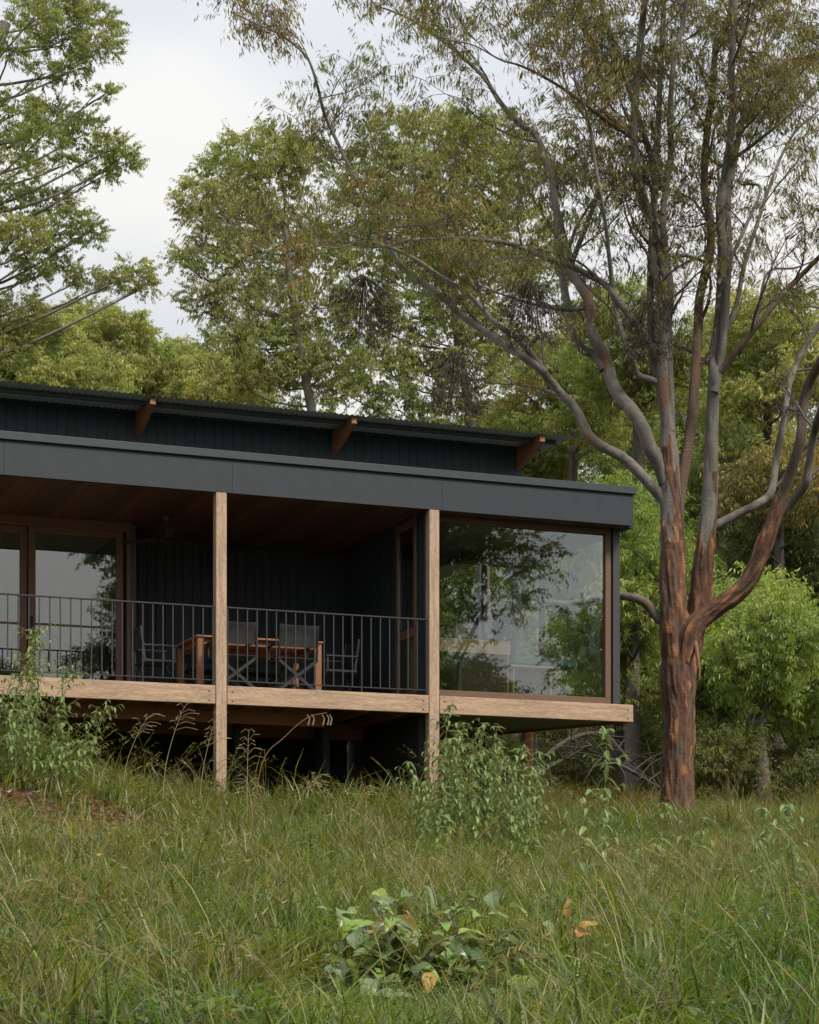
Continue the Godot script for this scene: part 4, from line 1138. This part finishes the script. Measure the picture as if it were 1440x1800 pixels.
func build_grass() -> void:
	var o := Node3D.new()
	o.name = "grass"
	add_child(o)
	tag(o, "long mixed green grass covering the whole slope", "grass", "", "stuff")
	var kinds := []
	for k in 3: kinds.append(make_tuft(15, 0.34, 0.08, 0.0105, 0.95, 0.08))
	for k in 2: kinds.append(make_tuft(12, 0.52, 0.08, 0.0135, 1.25, 0.10))
	kinds.append(make_tuft(5, 0.9, 0.10, 0.0085, 1.15, 0.35))
	kinds.append(make_tuft(8, 0.52, 0.06, 0.024, 1.3, 0.03))
	# pale culms with a loose seed head, and low broad leaves
	var cv := PackedVector3Array()
	var cc := PackedColorArray()
	for k in 3:
		var az := rng.randf() * TAU
		var dir := Vector3(cos(az), 0, sin(az))
		var sd := Vector3(-sin(az + 0.5), 0, cos(az + 0.5))
		var hh := rng.randf_range(0.45, 0.95)
		var ln := rng.randf_range(0.15, 0.75)
		var root := Vector3(rng.randfn(0, 0.07), 0, rng.randfn(0, 0.07))
		var p := []
		for j in 6:
			var f := j / 5.0
			p.append(root + Vector3(0, hh * (f - 0.25 * ln * f * f), 0) + dir * hh * ln * f * f)
		var u := rng.randf_range(0.7, 1.2)
		for j in 5:
			var w := sd * 0.0017
			cv.append_array(PackedVector3Array([p[j] - w, p[j + 1] - w, p[j] + w, p[j] + w, p[j + 1] - w, p[j + 1] + w]))
			for q in 6: cc.append(Color(u, u, u))
		for q in 9:
			var b: Vector3 = (p[4] as Vector3).lerp(p[5], rng.randf_range(0.1, 1.0))
			var e := b + Vector3(rng.randf_range(-0.03, 0.03), rng.randf_range(-0.02, 0.04), rng.randf_range(-0.03, 0.03)) + dir * 0.02
			cv.append_array(PackedVector3Array([b, e, b + Vector3(0.004, -0.006, 0.004)]))
			for q2 in 3: cc.append(Color(u * 0.9, u * 0.75, u * 0.6))
	kinds.append(flat_mesh(cv, cc))
	var hv := PackedVector3Array()
	var hc := PackedColorArray()
	for k in 16:
		var az := rng.randf() * TAU
		var d := Vector3(cos(az), rng.randf_range(-0.3, 0.6), sin(az)).normalized()
		var at := Vector3(rng.randfn(0, 0.07), rng.randf_range(0.05, 0.3), rng.randfn(0, 0.07))
		var l := rng.randf_range(0.035, 0.075)
		var sd := d.cross(Vector3.UP).normalized() * l * 0.3
		var up := Vector3(0, l * 0.1, 0)
		hv.append_array(PackedVector3Array([at, at + d * l * 0.5 + sd + up, at + d * l, at, at + d * l, at + d * l * 0.5 - sd + up]))
		var u := rng.randf_range(0.7, 1.3)
		for q in 6: hc.append(Color(u, u, u))
	kinds.append(flat_mesh(hv, hc))
	var xf := []
	var cols := []
	for k in kinds.size():
		xf.append([])
		cols.append(PackedColorArray())
	var total := 60000
	for k in total:
		# even per area over a wedge wider than the view
		var d := sqrt(lerpf(8.0 * 8.0, 34.0 * 34.0, rng.randf()))
		if rng.randf() < 0.25:
			d = rng.randf_range(8.5, 18.0)
		var half := d * 0.2 + 3.6
		var x := rng.randf_range(-half, half)
		if soil(x, -d) > rng.randf_range(0.15, 0.75):
			continue
		var loc := house.transform.affine_inverse() * Vector3(x, 0, -d)
		if loc.z < -0.35 and loc.x < 2.9 and rng.randf() < 0.92:     # bare shade under the floor
			continue
		var w := gnoise.get_noise_2d(x * 22.0, -d * 22.0)
		var w2 := gnoise.get_noise_2d(x * 55.0 + 300.0, -d * 30.0)
		var q := rng.randf()
		var kind := rng.randi() % 3
		if q < 0.22 + 0.3 * w: kind = 3 + rng.randi() % 2
		elif q > 0.94: kind = 5
		elif q > 0.85 + 0.15 * w2: kind = 6
		elif q > 0.80: kind = 7
		elif q > 0.70 - 0.2 * w2: kind = 8
		var sc := rng.randf_range(0.7, 1.2) * (1.0 + 0.35 * w2) * (1.0 if d < 26.0 else 1.15)
		if loc.z > -0.4 and loc.z < 1.6: sc *= 1.3
		if x < -2.0 and d > 19.5 and d < 25.0: sc *= 1.15
		if d > 15.0 and d < 27.0: sc *= 0.78
		if kind == 7 and rng.randf() < 0.5: sc *= 0.6
		if Vector2((x - 0.02) / 0.85, (d - 11.4) / 1.5).length() < 1.0:
			sc *= 0.5
			if kind >= 3 and kind != 8: continue     # shorter round the sapling
		if x > 1.5 and d > 20.0: sc *= 0.62
		var bs := Basis(Vector3.UP, rng.randf() * TAU) * Basis(Vector3.RIGHT, rng.randfn(0, 0.12))
		xf[kind].append(Transform3D(bs.scaled(Vector3(sc, sc, sc)), Vector3(x, gh(x, -d), -d)))
		var c := Color(0.13, 0.235, 0.062).lerp(Color(0.28, 0.325, 0.115), clampf(0.45 + w * 1.3, 0, 1))
		if d > 15.0: c = c.lerp(Color(0.285, 0.30, 0.12), 0.5)
		if w2 > 0.22: c = c.lerp(Color(0.24, 0.19, 0.11), clampf((w2 - 0.22) * 5.0, 0, 0.85))
		if kind == 6: c = Color(0.12, 0.175, 0.06)
		if kind == 7: c = Color(0.34, 0.30, 0.17) if rng.randf() < 0.5 else Color(0.16, 0.21, 0.08)
		if kind == 8: c = Color(0.12, 0.19, 0.05)
		c = c * rng.randf_range(0.7, 1.3)
		cols[kind].append(c)
	# sparser and larger tufts farther off
	for k in 9000:
		var d := rng.randf_range(32.0, 100.0)
		var half := d * 0.2 + 5.0
		var x := rng.randf_range(-half, half)
		var kind := rng.randi() % 5
		var sc := rng.randf_range(1.1, 1.9) * (1.0 + (d - 32.0) / 90.0)
		xf[kind].append(Transform3D(Basis(Vector3.UP, rng.randf() * TAU).scaled(Vector3(sc, sc * 0.8, sc)), Vector3(x, gh(x, -d), -d)))
		var w := gnoise.get_noise_2d(x * 8.0, -d * 8.0)
		cols[kind].append(Color(0.10, 0.12, 0.035).lerp(Color(0.27, 0.18, 0.08), clampf(0.4 + w * 1.6, 0, 1)))
	for k in kinds.size():
		multi("tufts", kinds[k], M.grass, o, xf[k], cols[k])
	# leaf litter on the bare patch
	var lit := Node3D.new()
	lit.name = "leaf_litter"
	add_child(lit)
	tag(lit, "reddish dry leaf litter and clods on the bare bank", "leaf litter", "", "stuff")
	var ch := flat_mesh(PackedVector3Array([Vector3(-0.03, 0, 0), Vector3(0, 0.012, -0.012), Vector3(0.035, 0.004, 0), Vector3(-0.03, 0, 0), Vector3(0.035, 0.004, 0), Vector3(0, 0.008, 0.014)]))
	var lx := []
	var lc := PackedColorArray()
	for k in 9000:
		var x := rng.randf_range(-5.0, -1.0)
		var z := rng.randf_range(-23.5, -18.5)
		if soil(x, z) < rng.randf_range(0.05, 0.5):
			continue
		var bs := Basis.from_euler(Vector3(rng.randfn(0, 0.5), rng.randf() * TAU, rng.randfn(0, 0.5)))
		lx.append(Transform3D(bs.scaled(Vector3.ONE * rng.randf_range(0.6, 1.7)), Vector3(x, gh(x, z) + 0.012, z)))
		lc.append(Color(0.19, 0.09, 0.052).lerp(Color(0.30, 0.23, 0.15), pow(rng.randf(), 2.0)) * rng.randf_range(0.5, 1.2))
	multi("leaf_bits", ch, M.grass, lit, lx, lc)

# broad leaf: a bent pointed blade along +x
func leaf_mesh(l: float, w: float, bend: float, shape: float, wavy := 0.0) -> ArrayMesh:
	var v := PackedVector3Array()
	var n := 6
	var rows := []
	for k in n + 1:
		var f := float(k) / n
		var half := w * 0.5 * pow(sin(PI * pow(f, shape)), 0.8)
		var y := -bend * l * f * f + 0.04 * l * sin(f * 3.0)
		var wv := wavy * w * sin(f * 9.0)
		rows.append([Vector3(f * l, y + half * 0.28 + wv, -half), Vector3(f * l, y, 0), Vector3(f * l, y + half * 0.28 - wv, half)])
	for k in n:
		for j in 2:
			var a: Vector3 = rows[k][j]
			var b: Vector3 = rows[k][j + 1]
			var c: Vector3 = rows[k + 1][j]
			var d: Vector3 = rows[k + 1][j + 1]
			v.append_array(PackedVector3Array([a, c, b, b, c, d]))
	return flat_mesh(v)

func stem_tube(pts: Array, r0: float, r1: float, step := 0.06) -> ArrayMesh:
	var b := Buf.new()
	tube(b, smooth_line(pts, step), r0, r1, 6, 0, Color.WHITE)
	return b.mesh()

func weed(called: String, label: String, group: String, at: Vector3, h: float, lean: Vector3, leaves: Array, whorl: float, size: float) -> void:
	var o := thing(called, label, "weed", at, 0.0, group)
	var line := [Vector3(0, -0.05, 0), Vector3(lean.x * 0.25, h * 0.4, lean.z * 0.25), Vector3(lean.x * 0.6, h * 0.75, lean.z * 0.6), Vector3(lean.x, h, lean.z)]
	mi("stem", stem_tube(line, 0.007, 0.003), M.stem, o)
	var sm := smooth_line(line, 0.05)
	var n := int(h / whorl)
	for k in n:
		var f := lerpf(0.22, 1.0, float(k + 1) / n)
		var p := sm[clampi(int(f * (sm.size() - 1)), 0, sm.size() - 1)]
		var az0 := k * 1.57 + rng.randf_range(-0.4, 0.4)
		var cnt := 2 if k < n - 1 else 5
		for j in cnt:
			var az := az0 + j * TAU / cnt
			var s := size * rng.randf_range(0.7, 1.15) * (1.15 - 0.45 * f)
			var lf := mi("leaf", leaves[rng.randi() % leaves.size()], M.herb[rng.randi() % 3], o, p)
			lf.basis = (Basis(Vector3.UP, az) * Basis(Vector3.FORWARD, rng.randf_range(-0.2, 0.75)) * Basis(Vector3.RIGHT, rng.randf_range(-0.5, 0.5))).scaled(Vector3.ONE * s)
			# a short side shoot with smaller leaves
			if k > 0 and k < n - 1 and rng.randf() < 0.45:
				var dir := Vector3(cos(az), 0.55, -sin(az))
				var e := p + dir * 0.16
				bar("side_shoot", p, e, 0.004, 0.004, M.stem, o)
				for q in 3:
					var l2 := mi("leaf", leaves[rng.randi() % leaves.size()], M.herb[rng.randi() % 3], o, p.lerp(e, 0.6 + 0.2 * q))
					l2.basis = (Basis(Vector3.UP, az + (q - 1) * 1.1) * Basis(Vector3.FORWARD, rng.randf_range(0.0, 0.8))).scaled(Vector3.ONE * s * 0.7)

func panicle(label: String, at: Vector3, h: float, lean: Vector3, arms: int, spread: float) -> void:
	var o := thing("seeding_grass", label, "grass stalk", at, 0.0, "tall seeding grass stalks by the deck posts")
	var line := [Vector3(0, -0.05, 0), Vector3(lean.x * 0.2, h * 0.5, lean.z * 0.2), Vector3(lean.x, h, lean.z), Vector3(lean.x * 1.5, h * 1.12, lean.z * 1.5)]
	mi("stem", stem_tube(line, 0.004, 0.0015), M.straw, o)
	var sm := smooth_line(line, 0.03)
	for k in arms:
		var f := lerpf(0.72, 1.0, float(k) / arms)
		var p := sm[int(f * (sm.size() - 1))]
		for q in [-1.0, 1.0]:
			var l := spread * (1.3 - f) * 2.6 * rng.randf_range(0.5, 1.2)
			var e := p + Vector3(q * l * rng.randf_range(0.6, 1.0) + lean.x * 0.25, l * rng.randf_range(0.2, 0.75), rng.randf_range(-0.6, 0.6) * l)
			mi("spikelet", stem_tube([p, p.lerp(e, 0.5) + Vector3(0, 0.02, 0), e + Vector3(q * 0.01, -0.03, 0)], 0.001, 0.0022, 0.05), M.straw, o)

func build_plants() -> void:
	var herb := [leaf_mesh(0.11, 0.036, 0.35, 0.75), leaf_mesh(0.10, 0.042, 0.55, 0.7), leaf_mesh(0.12, 0.032, 0.2, 0.8)]
	# leafy weeds in front of the second post
	var names := ["tallest, under the second post", "left side of the clump", "left front of the clump", "centre of the clump", "front centre of the clump", "right of the centre", "right side of the clump", "right front of the clump", "far right of the clump", "behind the centre", "low at the right", "low at the left"]
	var spots := [[768, 22.6, 1.65], [745, 22.2, 1.0], [790, 21.6, 1.1], [815, 22.4, 1.3], [840, 21.7, 1.15], [870, 22.3, 1.25], [905, 22.0, 1.2], [925, 21.4, 1.05], [945, 22.4, 1.0], [855, 23.0, 1.4], [900, 20.8, 0.85], [770, 21.0, 0.8]]
	for k in spots.size():
		var e: Array = spots[k]
		var x: float = (e[0] - CX) / F * e[1]
		weed("leafy_weed", "leafy green weed in the clump before the second post, %s" % names[k], "leafy weeds before the second post", Vector3(x, gh(x, -e[1]), -e[1]), e[2], Vector3(rng.randf_range(-0.2, 0.2), 0, rng.randf_range(-0.2, 0.2)), herb, 0.05, 1.3)
	var ord := ["first", "second", "third", "fourth", "fifth", "sixth", "seventh", "eighth", "ninth", "tenth", "eleventh", "twelfth", "thirteenth", "fourteenth"]
	for k in 14:
		var px := 752.0 + k * 14.5
		var d := 22.9 + rng.randf_range(-0.5, 0.6)
		var x: float = (px - CX) / F * d
		weed("leafy_weed", "leafy weed in the back row before the second post, %s from the left" % ord[k], "leafy weeds before the second post", Vector3(x, gh(x, -d), -d), rng.randf_range(0.95, 1.5), Vector3(rng.randf_range(-0.2, 0.2), 0, rng.randf_range(-0.2, 0.2)), herb, 0.052, 1.25)
	for k in 9:
		var px := -6.0 + k * 17.0
		var d := 21.2 + rng.randf_range(-0.3, 0.4)
		var x: float = (px - CX) / F * d
		weed("bank_weed", "weed in the front row on the left bank, %s from the left" % ord[k], "weeds on the bank at the left", Vector3(x, gh(x, -d), -d), rng.randf_range(0.6, 1.0) * (1.0 - k * 0.04), Vector3(rng.randf_range(-0.05, 0.25), 0, rng.randf_range(-0.2, 0.2)), herb, 0.062, 1.2)
	# tall weed right of the house corner
	var big := [leaf_mesh(0.17, 0.062, 0.3, 0.75), leaf_mesh(0.15, 0.06, 0.5, 0.7)]
	for e in [[1060, 18.0, 1.45, "tall broad leaved weed standing before the house corner"], [1150, 18.6, 0.8, "low broad leaved weed between tall weed and trunk"], [1020, 18.8, 0.9, "short broad leaved weed left of the tall weed"], [1340, 17.5, 0.8, "broad leaved weed in the grass at the right"], [1400, 17.0, 0.85, "broad leaved weed near the right edge"], [1230, 17.8, 0.7, "broad leaved weed in the grass below the trunk"]]:
		var x: float = (e[0] - CX) / F * e[1]
		weed("broad_weed", e[3], "", Vector3(x, gh(x, -e[1]), -e[1]), e[2], Vector3(rng.randf_range(-0.1, 0.1), 0, rng.randf_range(-0.1, 0.1)), big, 0.085, 1.0)
	# weeds on the bank at the left edge
	var ln := ["at the left edge", "second from the left edge", "with the highest tip", "in the middle of the group", "leaning over the beam", "low right of the group", "behind the group", "right end of the group"]
	var lp := [[5, 21.6, 1.2], [32, 22.0, 1.45], [60, 22.3, 1.35], [80, 21.8, 1.15], [105, 22.2, 1.2], [128, 22.0, 0.85], [50, 22.8, 1.45], [145, 22.4, 0.9]]
	for k in lp.size():
		var e: Array = lp[k]
		var x: float = (e[0] - CX) / F * e[1]
		weed("bank_weed", "green weed on the bank by the deck beam, %s" % ln[k], "weeds on the bank at the left", Vector3(x, gh(x, -e[1]), -e[1]), e[2], Vector3(rng.randf_range(-0.05, 0.3), 0, rng.randf_range(-0.2, 0.2)), herb, 0.06, 1.2)
	# seeding grasses
	var ps := [[285, 23.2, 1.15, 0.22, "panicle grass left of the first post, tallest"], [350, 23.4, 1.1, 0.16, "panicle grass touching the first post"], [434, 23.3, 1.05, 0.02, "upright panicle grass right of the first post"], [215, 22.8, 0.85, 0.22, "panicle grass over the dark underfloor at the left"], [505, 22.6, 0.65, 0.25, "panicle grass leaning right below the bearer"], [445, 22.5, 0.6, -0.05, "short panicle grass right of the first post"], [620, 22.8, 0.6, 0.1, "panicle grass in the middle under the deck"]]
	for e in ps:
		var x: float = (e[0] - CX) / F * e[1]
		panicle(e[4], Vector3(x, gh(x, -e[1]), -e[1]), e[2], Vector3(e[3], 0, 0.05), 7, 0.13)
	# arching reed with drooping brown tails
	var ax := (440.0 - CX) / F * 21.5
	var rp := Vector3(ax, gh(ax, -21.5), -21.5)
	var o := thing("arching_reed", "arching purple brown reed with drooping tails before the bearer", "grass stalk", rp)
	var tipl := [Vector3(0, -0.05, 0), P(460, 1345, 21.5) - rp, P(500, 1296, 21.5) - rp, P(540, 1262, 21.5) - rp, P(575, 1253, 21.5) - rp]
	mi("stem", stem_tube(tipl, 0.006, 0.004), M.stem_red, o)
	for q in [540, 548, 566, 574, 579]:
		var a := P(q, 1256, 21.5) - rp
		mi("tail", stem_tube([a, a + Vector3(0.025, -0.04, 0), a + Vector3(0.01, -0.11, 0.01)], 0.005, 0.010, 0.03), M.seed, o)
	# gum sapling with big leaves in the foreground
	var sl := [leaf_mesh(0.13, 0.075, 0.25, 0.7, 0.05), leaf_mesh(0.12, 0.085, 0.5, 0.75, 0.06), leaf_mesh(0.14, 0.06, 0.1, 0.8, 0.08), leaf_mesh(0.10, 0.07, 0.7, 0.65)]
	var sx := (705.0 - CX) / F * 12.4
	var sp := Vector3(sx, gh(sx, -12.4), -12.4)
	var sa := thing("gum_sapling", "low gum sapling with broad grey green leaves in the foreground", "sapling", sp)
	var shoots := [[580, 1600, 9.8], [620, 1640, 9.7], [660, 1560, 10.1], [735, 1550, 10.0], [700, 1640, 9.6], [760, 1640, 9.7], [830, 1570, 10.2], [870, 1560, 10.1], [905, 1590, 10.2], [820, 1650, 9.8], [640, 1720, 9.4], [760, 1710, 9.5], [690, 1760, 9.2], [900, 1660, 10.0]]
	for k in 26:
		shoots.append([rng.randf_range(565.0, 980.0), rng.randf_range(1560.0, 1740.0), rng.randf_range(9.3, 10.4)])
	for e in shoots:
		var tip := P(e[0], e[1], e[2] + 2.3) - sp
		var mid := tip * 0.5 + Vector3(rng.randf_range(-0.05, 0.05), 0.06, rng.randf_range(-0.05, 0.05))
		var line := [Vector3(rng.randf_range(-0.03, 0.03), -0.03, 0), mid, tip]
		mi("stem", stem_tube(line, 0.005, 0.002), M.stem_red, sa)
		var sm := smooth_line(line, 0.03)
		for k in 9:
			var p := sm[clampi(int(sm.size() * (0.3 + 0.078 * k)), 0, sm.size() - 1)]
			var kind: String = ["grey", "dark", "green", "dark", "green"][rng.randi() % 5]
			if k >= 8: kind = ["lime", "grey", "grey", "gold", "grey", "rust"][(shoots.find(e) * 5 + k) % 6] if (shoots.find(e) % 3) == 2 else ["grey", "lime", "grey"][rng.randi() % 3]
			var lf := mi("leaf", sl[rng.randi() % 4], M.sap[kind], sa, p + Vector3(rng.randf_range(-0.03, 0.03), 0, rng.randf_range(-0.03, 0.03)))
			lf.basis = (Basis(Vector3.UP, rng.randf() * TAU) * Basis(Vector3.FORWARD, rng.randf_range(-0.6, 0.8)) * Basis(Vector3.RIGHT, rng.randf_range(-0.7, 0.7))).scaled(Vector3.ONE * rng.randf_range(0.85, 1.4))
	var gx := (985.0 - CX) / F * 12.6
	var gp := Vector3(gx, gh(gx, -12.6), -12.6)
	var gs := thing("gum_seedling", "small seedling with orange young leaves right of the sapling", "sapling", gp)
	mi("stem", stem_tube([Vector3(-0.12, -0.03, 0), P(960, 1700, 12.6) - gp, P(1000, 1640, 12.6) - gp, P(1012, 1612, 12.6) - gp], 0.004, 0.002), M.stem_red, gs)
	for e in [[1000, 1612, "gold", 1.7], [1018, 1628, "gold", 0.2], [1005, 1660, "gold", -1.2], [985, 1650, "lime", 2.6], [990, 1690, "gold", -1.0], [960, 1655, "lime", 2.9], [1010, 1645, "rust", 0.5]]:
		var lf := mi("leaf", sl[rng.randi() % 4], M.sap[e[2]], gs, P(e[0], e[1], 12.6) - gp)
		lf.basis = (Basis(Vector3.BACK, e[3]) * Basis(Vector3.RIGHT, rng.randf_range(0.8, 1.6))).scaled(Vector3.ONE * 0.85)
	# dead fallen branches behind the corner
	var dl := ["grey tangle of dead branches beyond the back post", "long dead branch lying left of the big trunk", "dead fallen limb under the corner room", "thin dead branch right of the trunk"]
	var dp := [[[960, 1330, 40.0], [1000, 1300, 40.5], [1060, 1290, 41.0], [1110, 1340, 40.0]], [[1060, 1330, 38.0], [1100, 1350, 38.0], [1160, 1385, 38.5], [1165, 1390, 38.5]], [[880, 1420, 39.0], [930, 1370, 39.5], [1000, 1330, 40.0], [1040, 1310, 40.0]], [[1240, 1305, 42.0], [1290, 1315, 42.0], [1330, 1360, 42.0], [1370, 1380, 42.5]]]
	for k in 4:
		var q: Array = dp[k]
		var at := P(q[0][0], q[0][1], q[0][2])
		var dbr := thing("dead_branch", dl[k], "branch", at, 0.0, "dead branches on the ground")
		var line := []
		for e in q: line.append(P(e[0], e[1], e[2]) - at)
		mi("limb", stem_tube(line, 0.05, 0.02, 0.2), M.dead, dbr)
		var tb := Buf.new()
		var sm := smooth_line(line, 0.15)
		for j in 26:
			var p := sm[rng.randi() % sm.size()]
			var d := Vector3(rng.randf_range(-1, 1), rng.randf_range(-0.6, 0.8), rng.randf_range(-1, 1)).normalized() * rng.randf_range(0.3, 1.1)
			tube(tb, smooth_line([p, p + d * 0.5 + Vector3(0, 0.06, 0), p + d], 0.2), 0.018, 0.004, 4, 0, Color(0.15, 0.135, 0.12))
		var tws := mi("twigs", tb.mesh(), M.dead, dbr)
		tws.set_meta("kind", "stuff")

# ---------------------------------------------------------------- sky
func build_sky() -> Sky:
	var n := FastNoiseLite.new()
	n.seed = 21
	n.frequency = 1.0
	n.fractal_octaves = 5
	n.noise_type = FastNoiseLite.TYPE_SIMPLEX_SMOOTH
	var w := 1024
	var h := 512
	var im := Image.create(w, h, false, Image.FORMAT_RGBF)
	for y in h:
		var el := PI / 2 - (y + 0.5) / h * PI
		for x in w:
			var az := (x + 0.5) / w * TAU
			var d := Vector3(cos(el) * sin(az), sin(el), cos(el) * cos(az))
			var k := 0.5 + 0.5 * n.get_noise_3d(d.x * 2.6, d.y * 6.5, d.z * 2.6)
			k = smoothstep(0.30, 0.68, k)
			var base := Color(0.208, 0.216, 0.230).lerp(Color(0.262, 0.260, 0.253), k)
			var up := 1.0 + 1.0 * maxf(0.0, sin(el))
			if el < 0.0:
				base = Color(0.085, 0.09, 0.06)
				up = 1.0
			im.set_pixel(x, y, Color(base.r * up, base.g * up, base.b * up))
	var m := PanoramaSkyMaterial.new()
	m.panorama = ImageTexture.create_from_image(im)
	var s := Sky.new()
	s.sky_material = m
	return s

func _ready() -> void:
	rng.seed = 4711
	gnoise.seed = 7
	gnoise.frequency = 0.02
	gnoise.fractal_octaves = 3
	bnoise.seed = 11
	bnoise.frequency = 0.09
	bnoise.fractal_octaves = 3
	# camera: level, lens shifted up
	var cam := Camera3D.new()
	cam.name = "camera"
	cam.projection = Camera3D.PROJECTION_FRUSTUM
	cam.near = 0.1
	cam.far = 1500.0
	cam.size = 2.0 * 0.1 * 900.0 / F
	cam.frustum_offset = Vector2(0, 0.1 * (HY - 900.0) / F)
	add_child(cam)
	cam.current = true
	var env := Environment.new()
	env.background_mode = Environment.BG_SKY
	env.sky = build_sky()
	env.tonemap_mode = Environment.TONE_MAPPER_LINEAR
	env.tonemap_exposure = 2.75
	env.sdfgi_enabled = true
	env.ssao_enabled = true
	env.ssil_enabled = true
	var we := WorldEnvironment.new()
	we.name = "world"
	we.environment = env
	add_child(we)
	var sun := DirectionalLight3D.new()
	sun.name = "sun"
	sun.light_energy = 0.5
	sun.light_angular_distance = 16.0
	sun.light_color = Color(1.0, 0.95, 0.87)
	sun.shadow_enabled = true
	sun.basis = Basis.looking_at(-Vector3(0.55, 0.85, 0.6).normalized())
	add_child(sun)

	build_materials()
	build_ground()
	build_house()
	build_main_tree()
	build_trees()
	build_furniture()
	build_plants()
	build_grass()
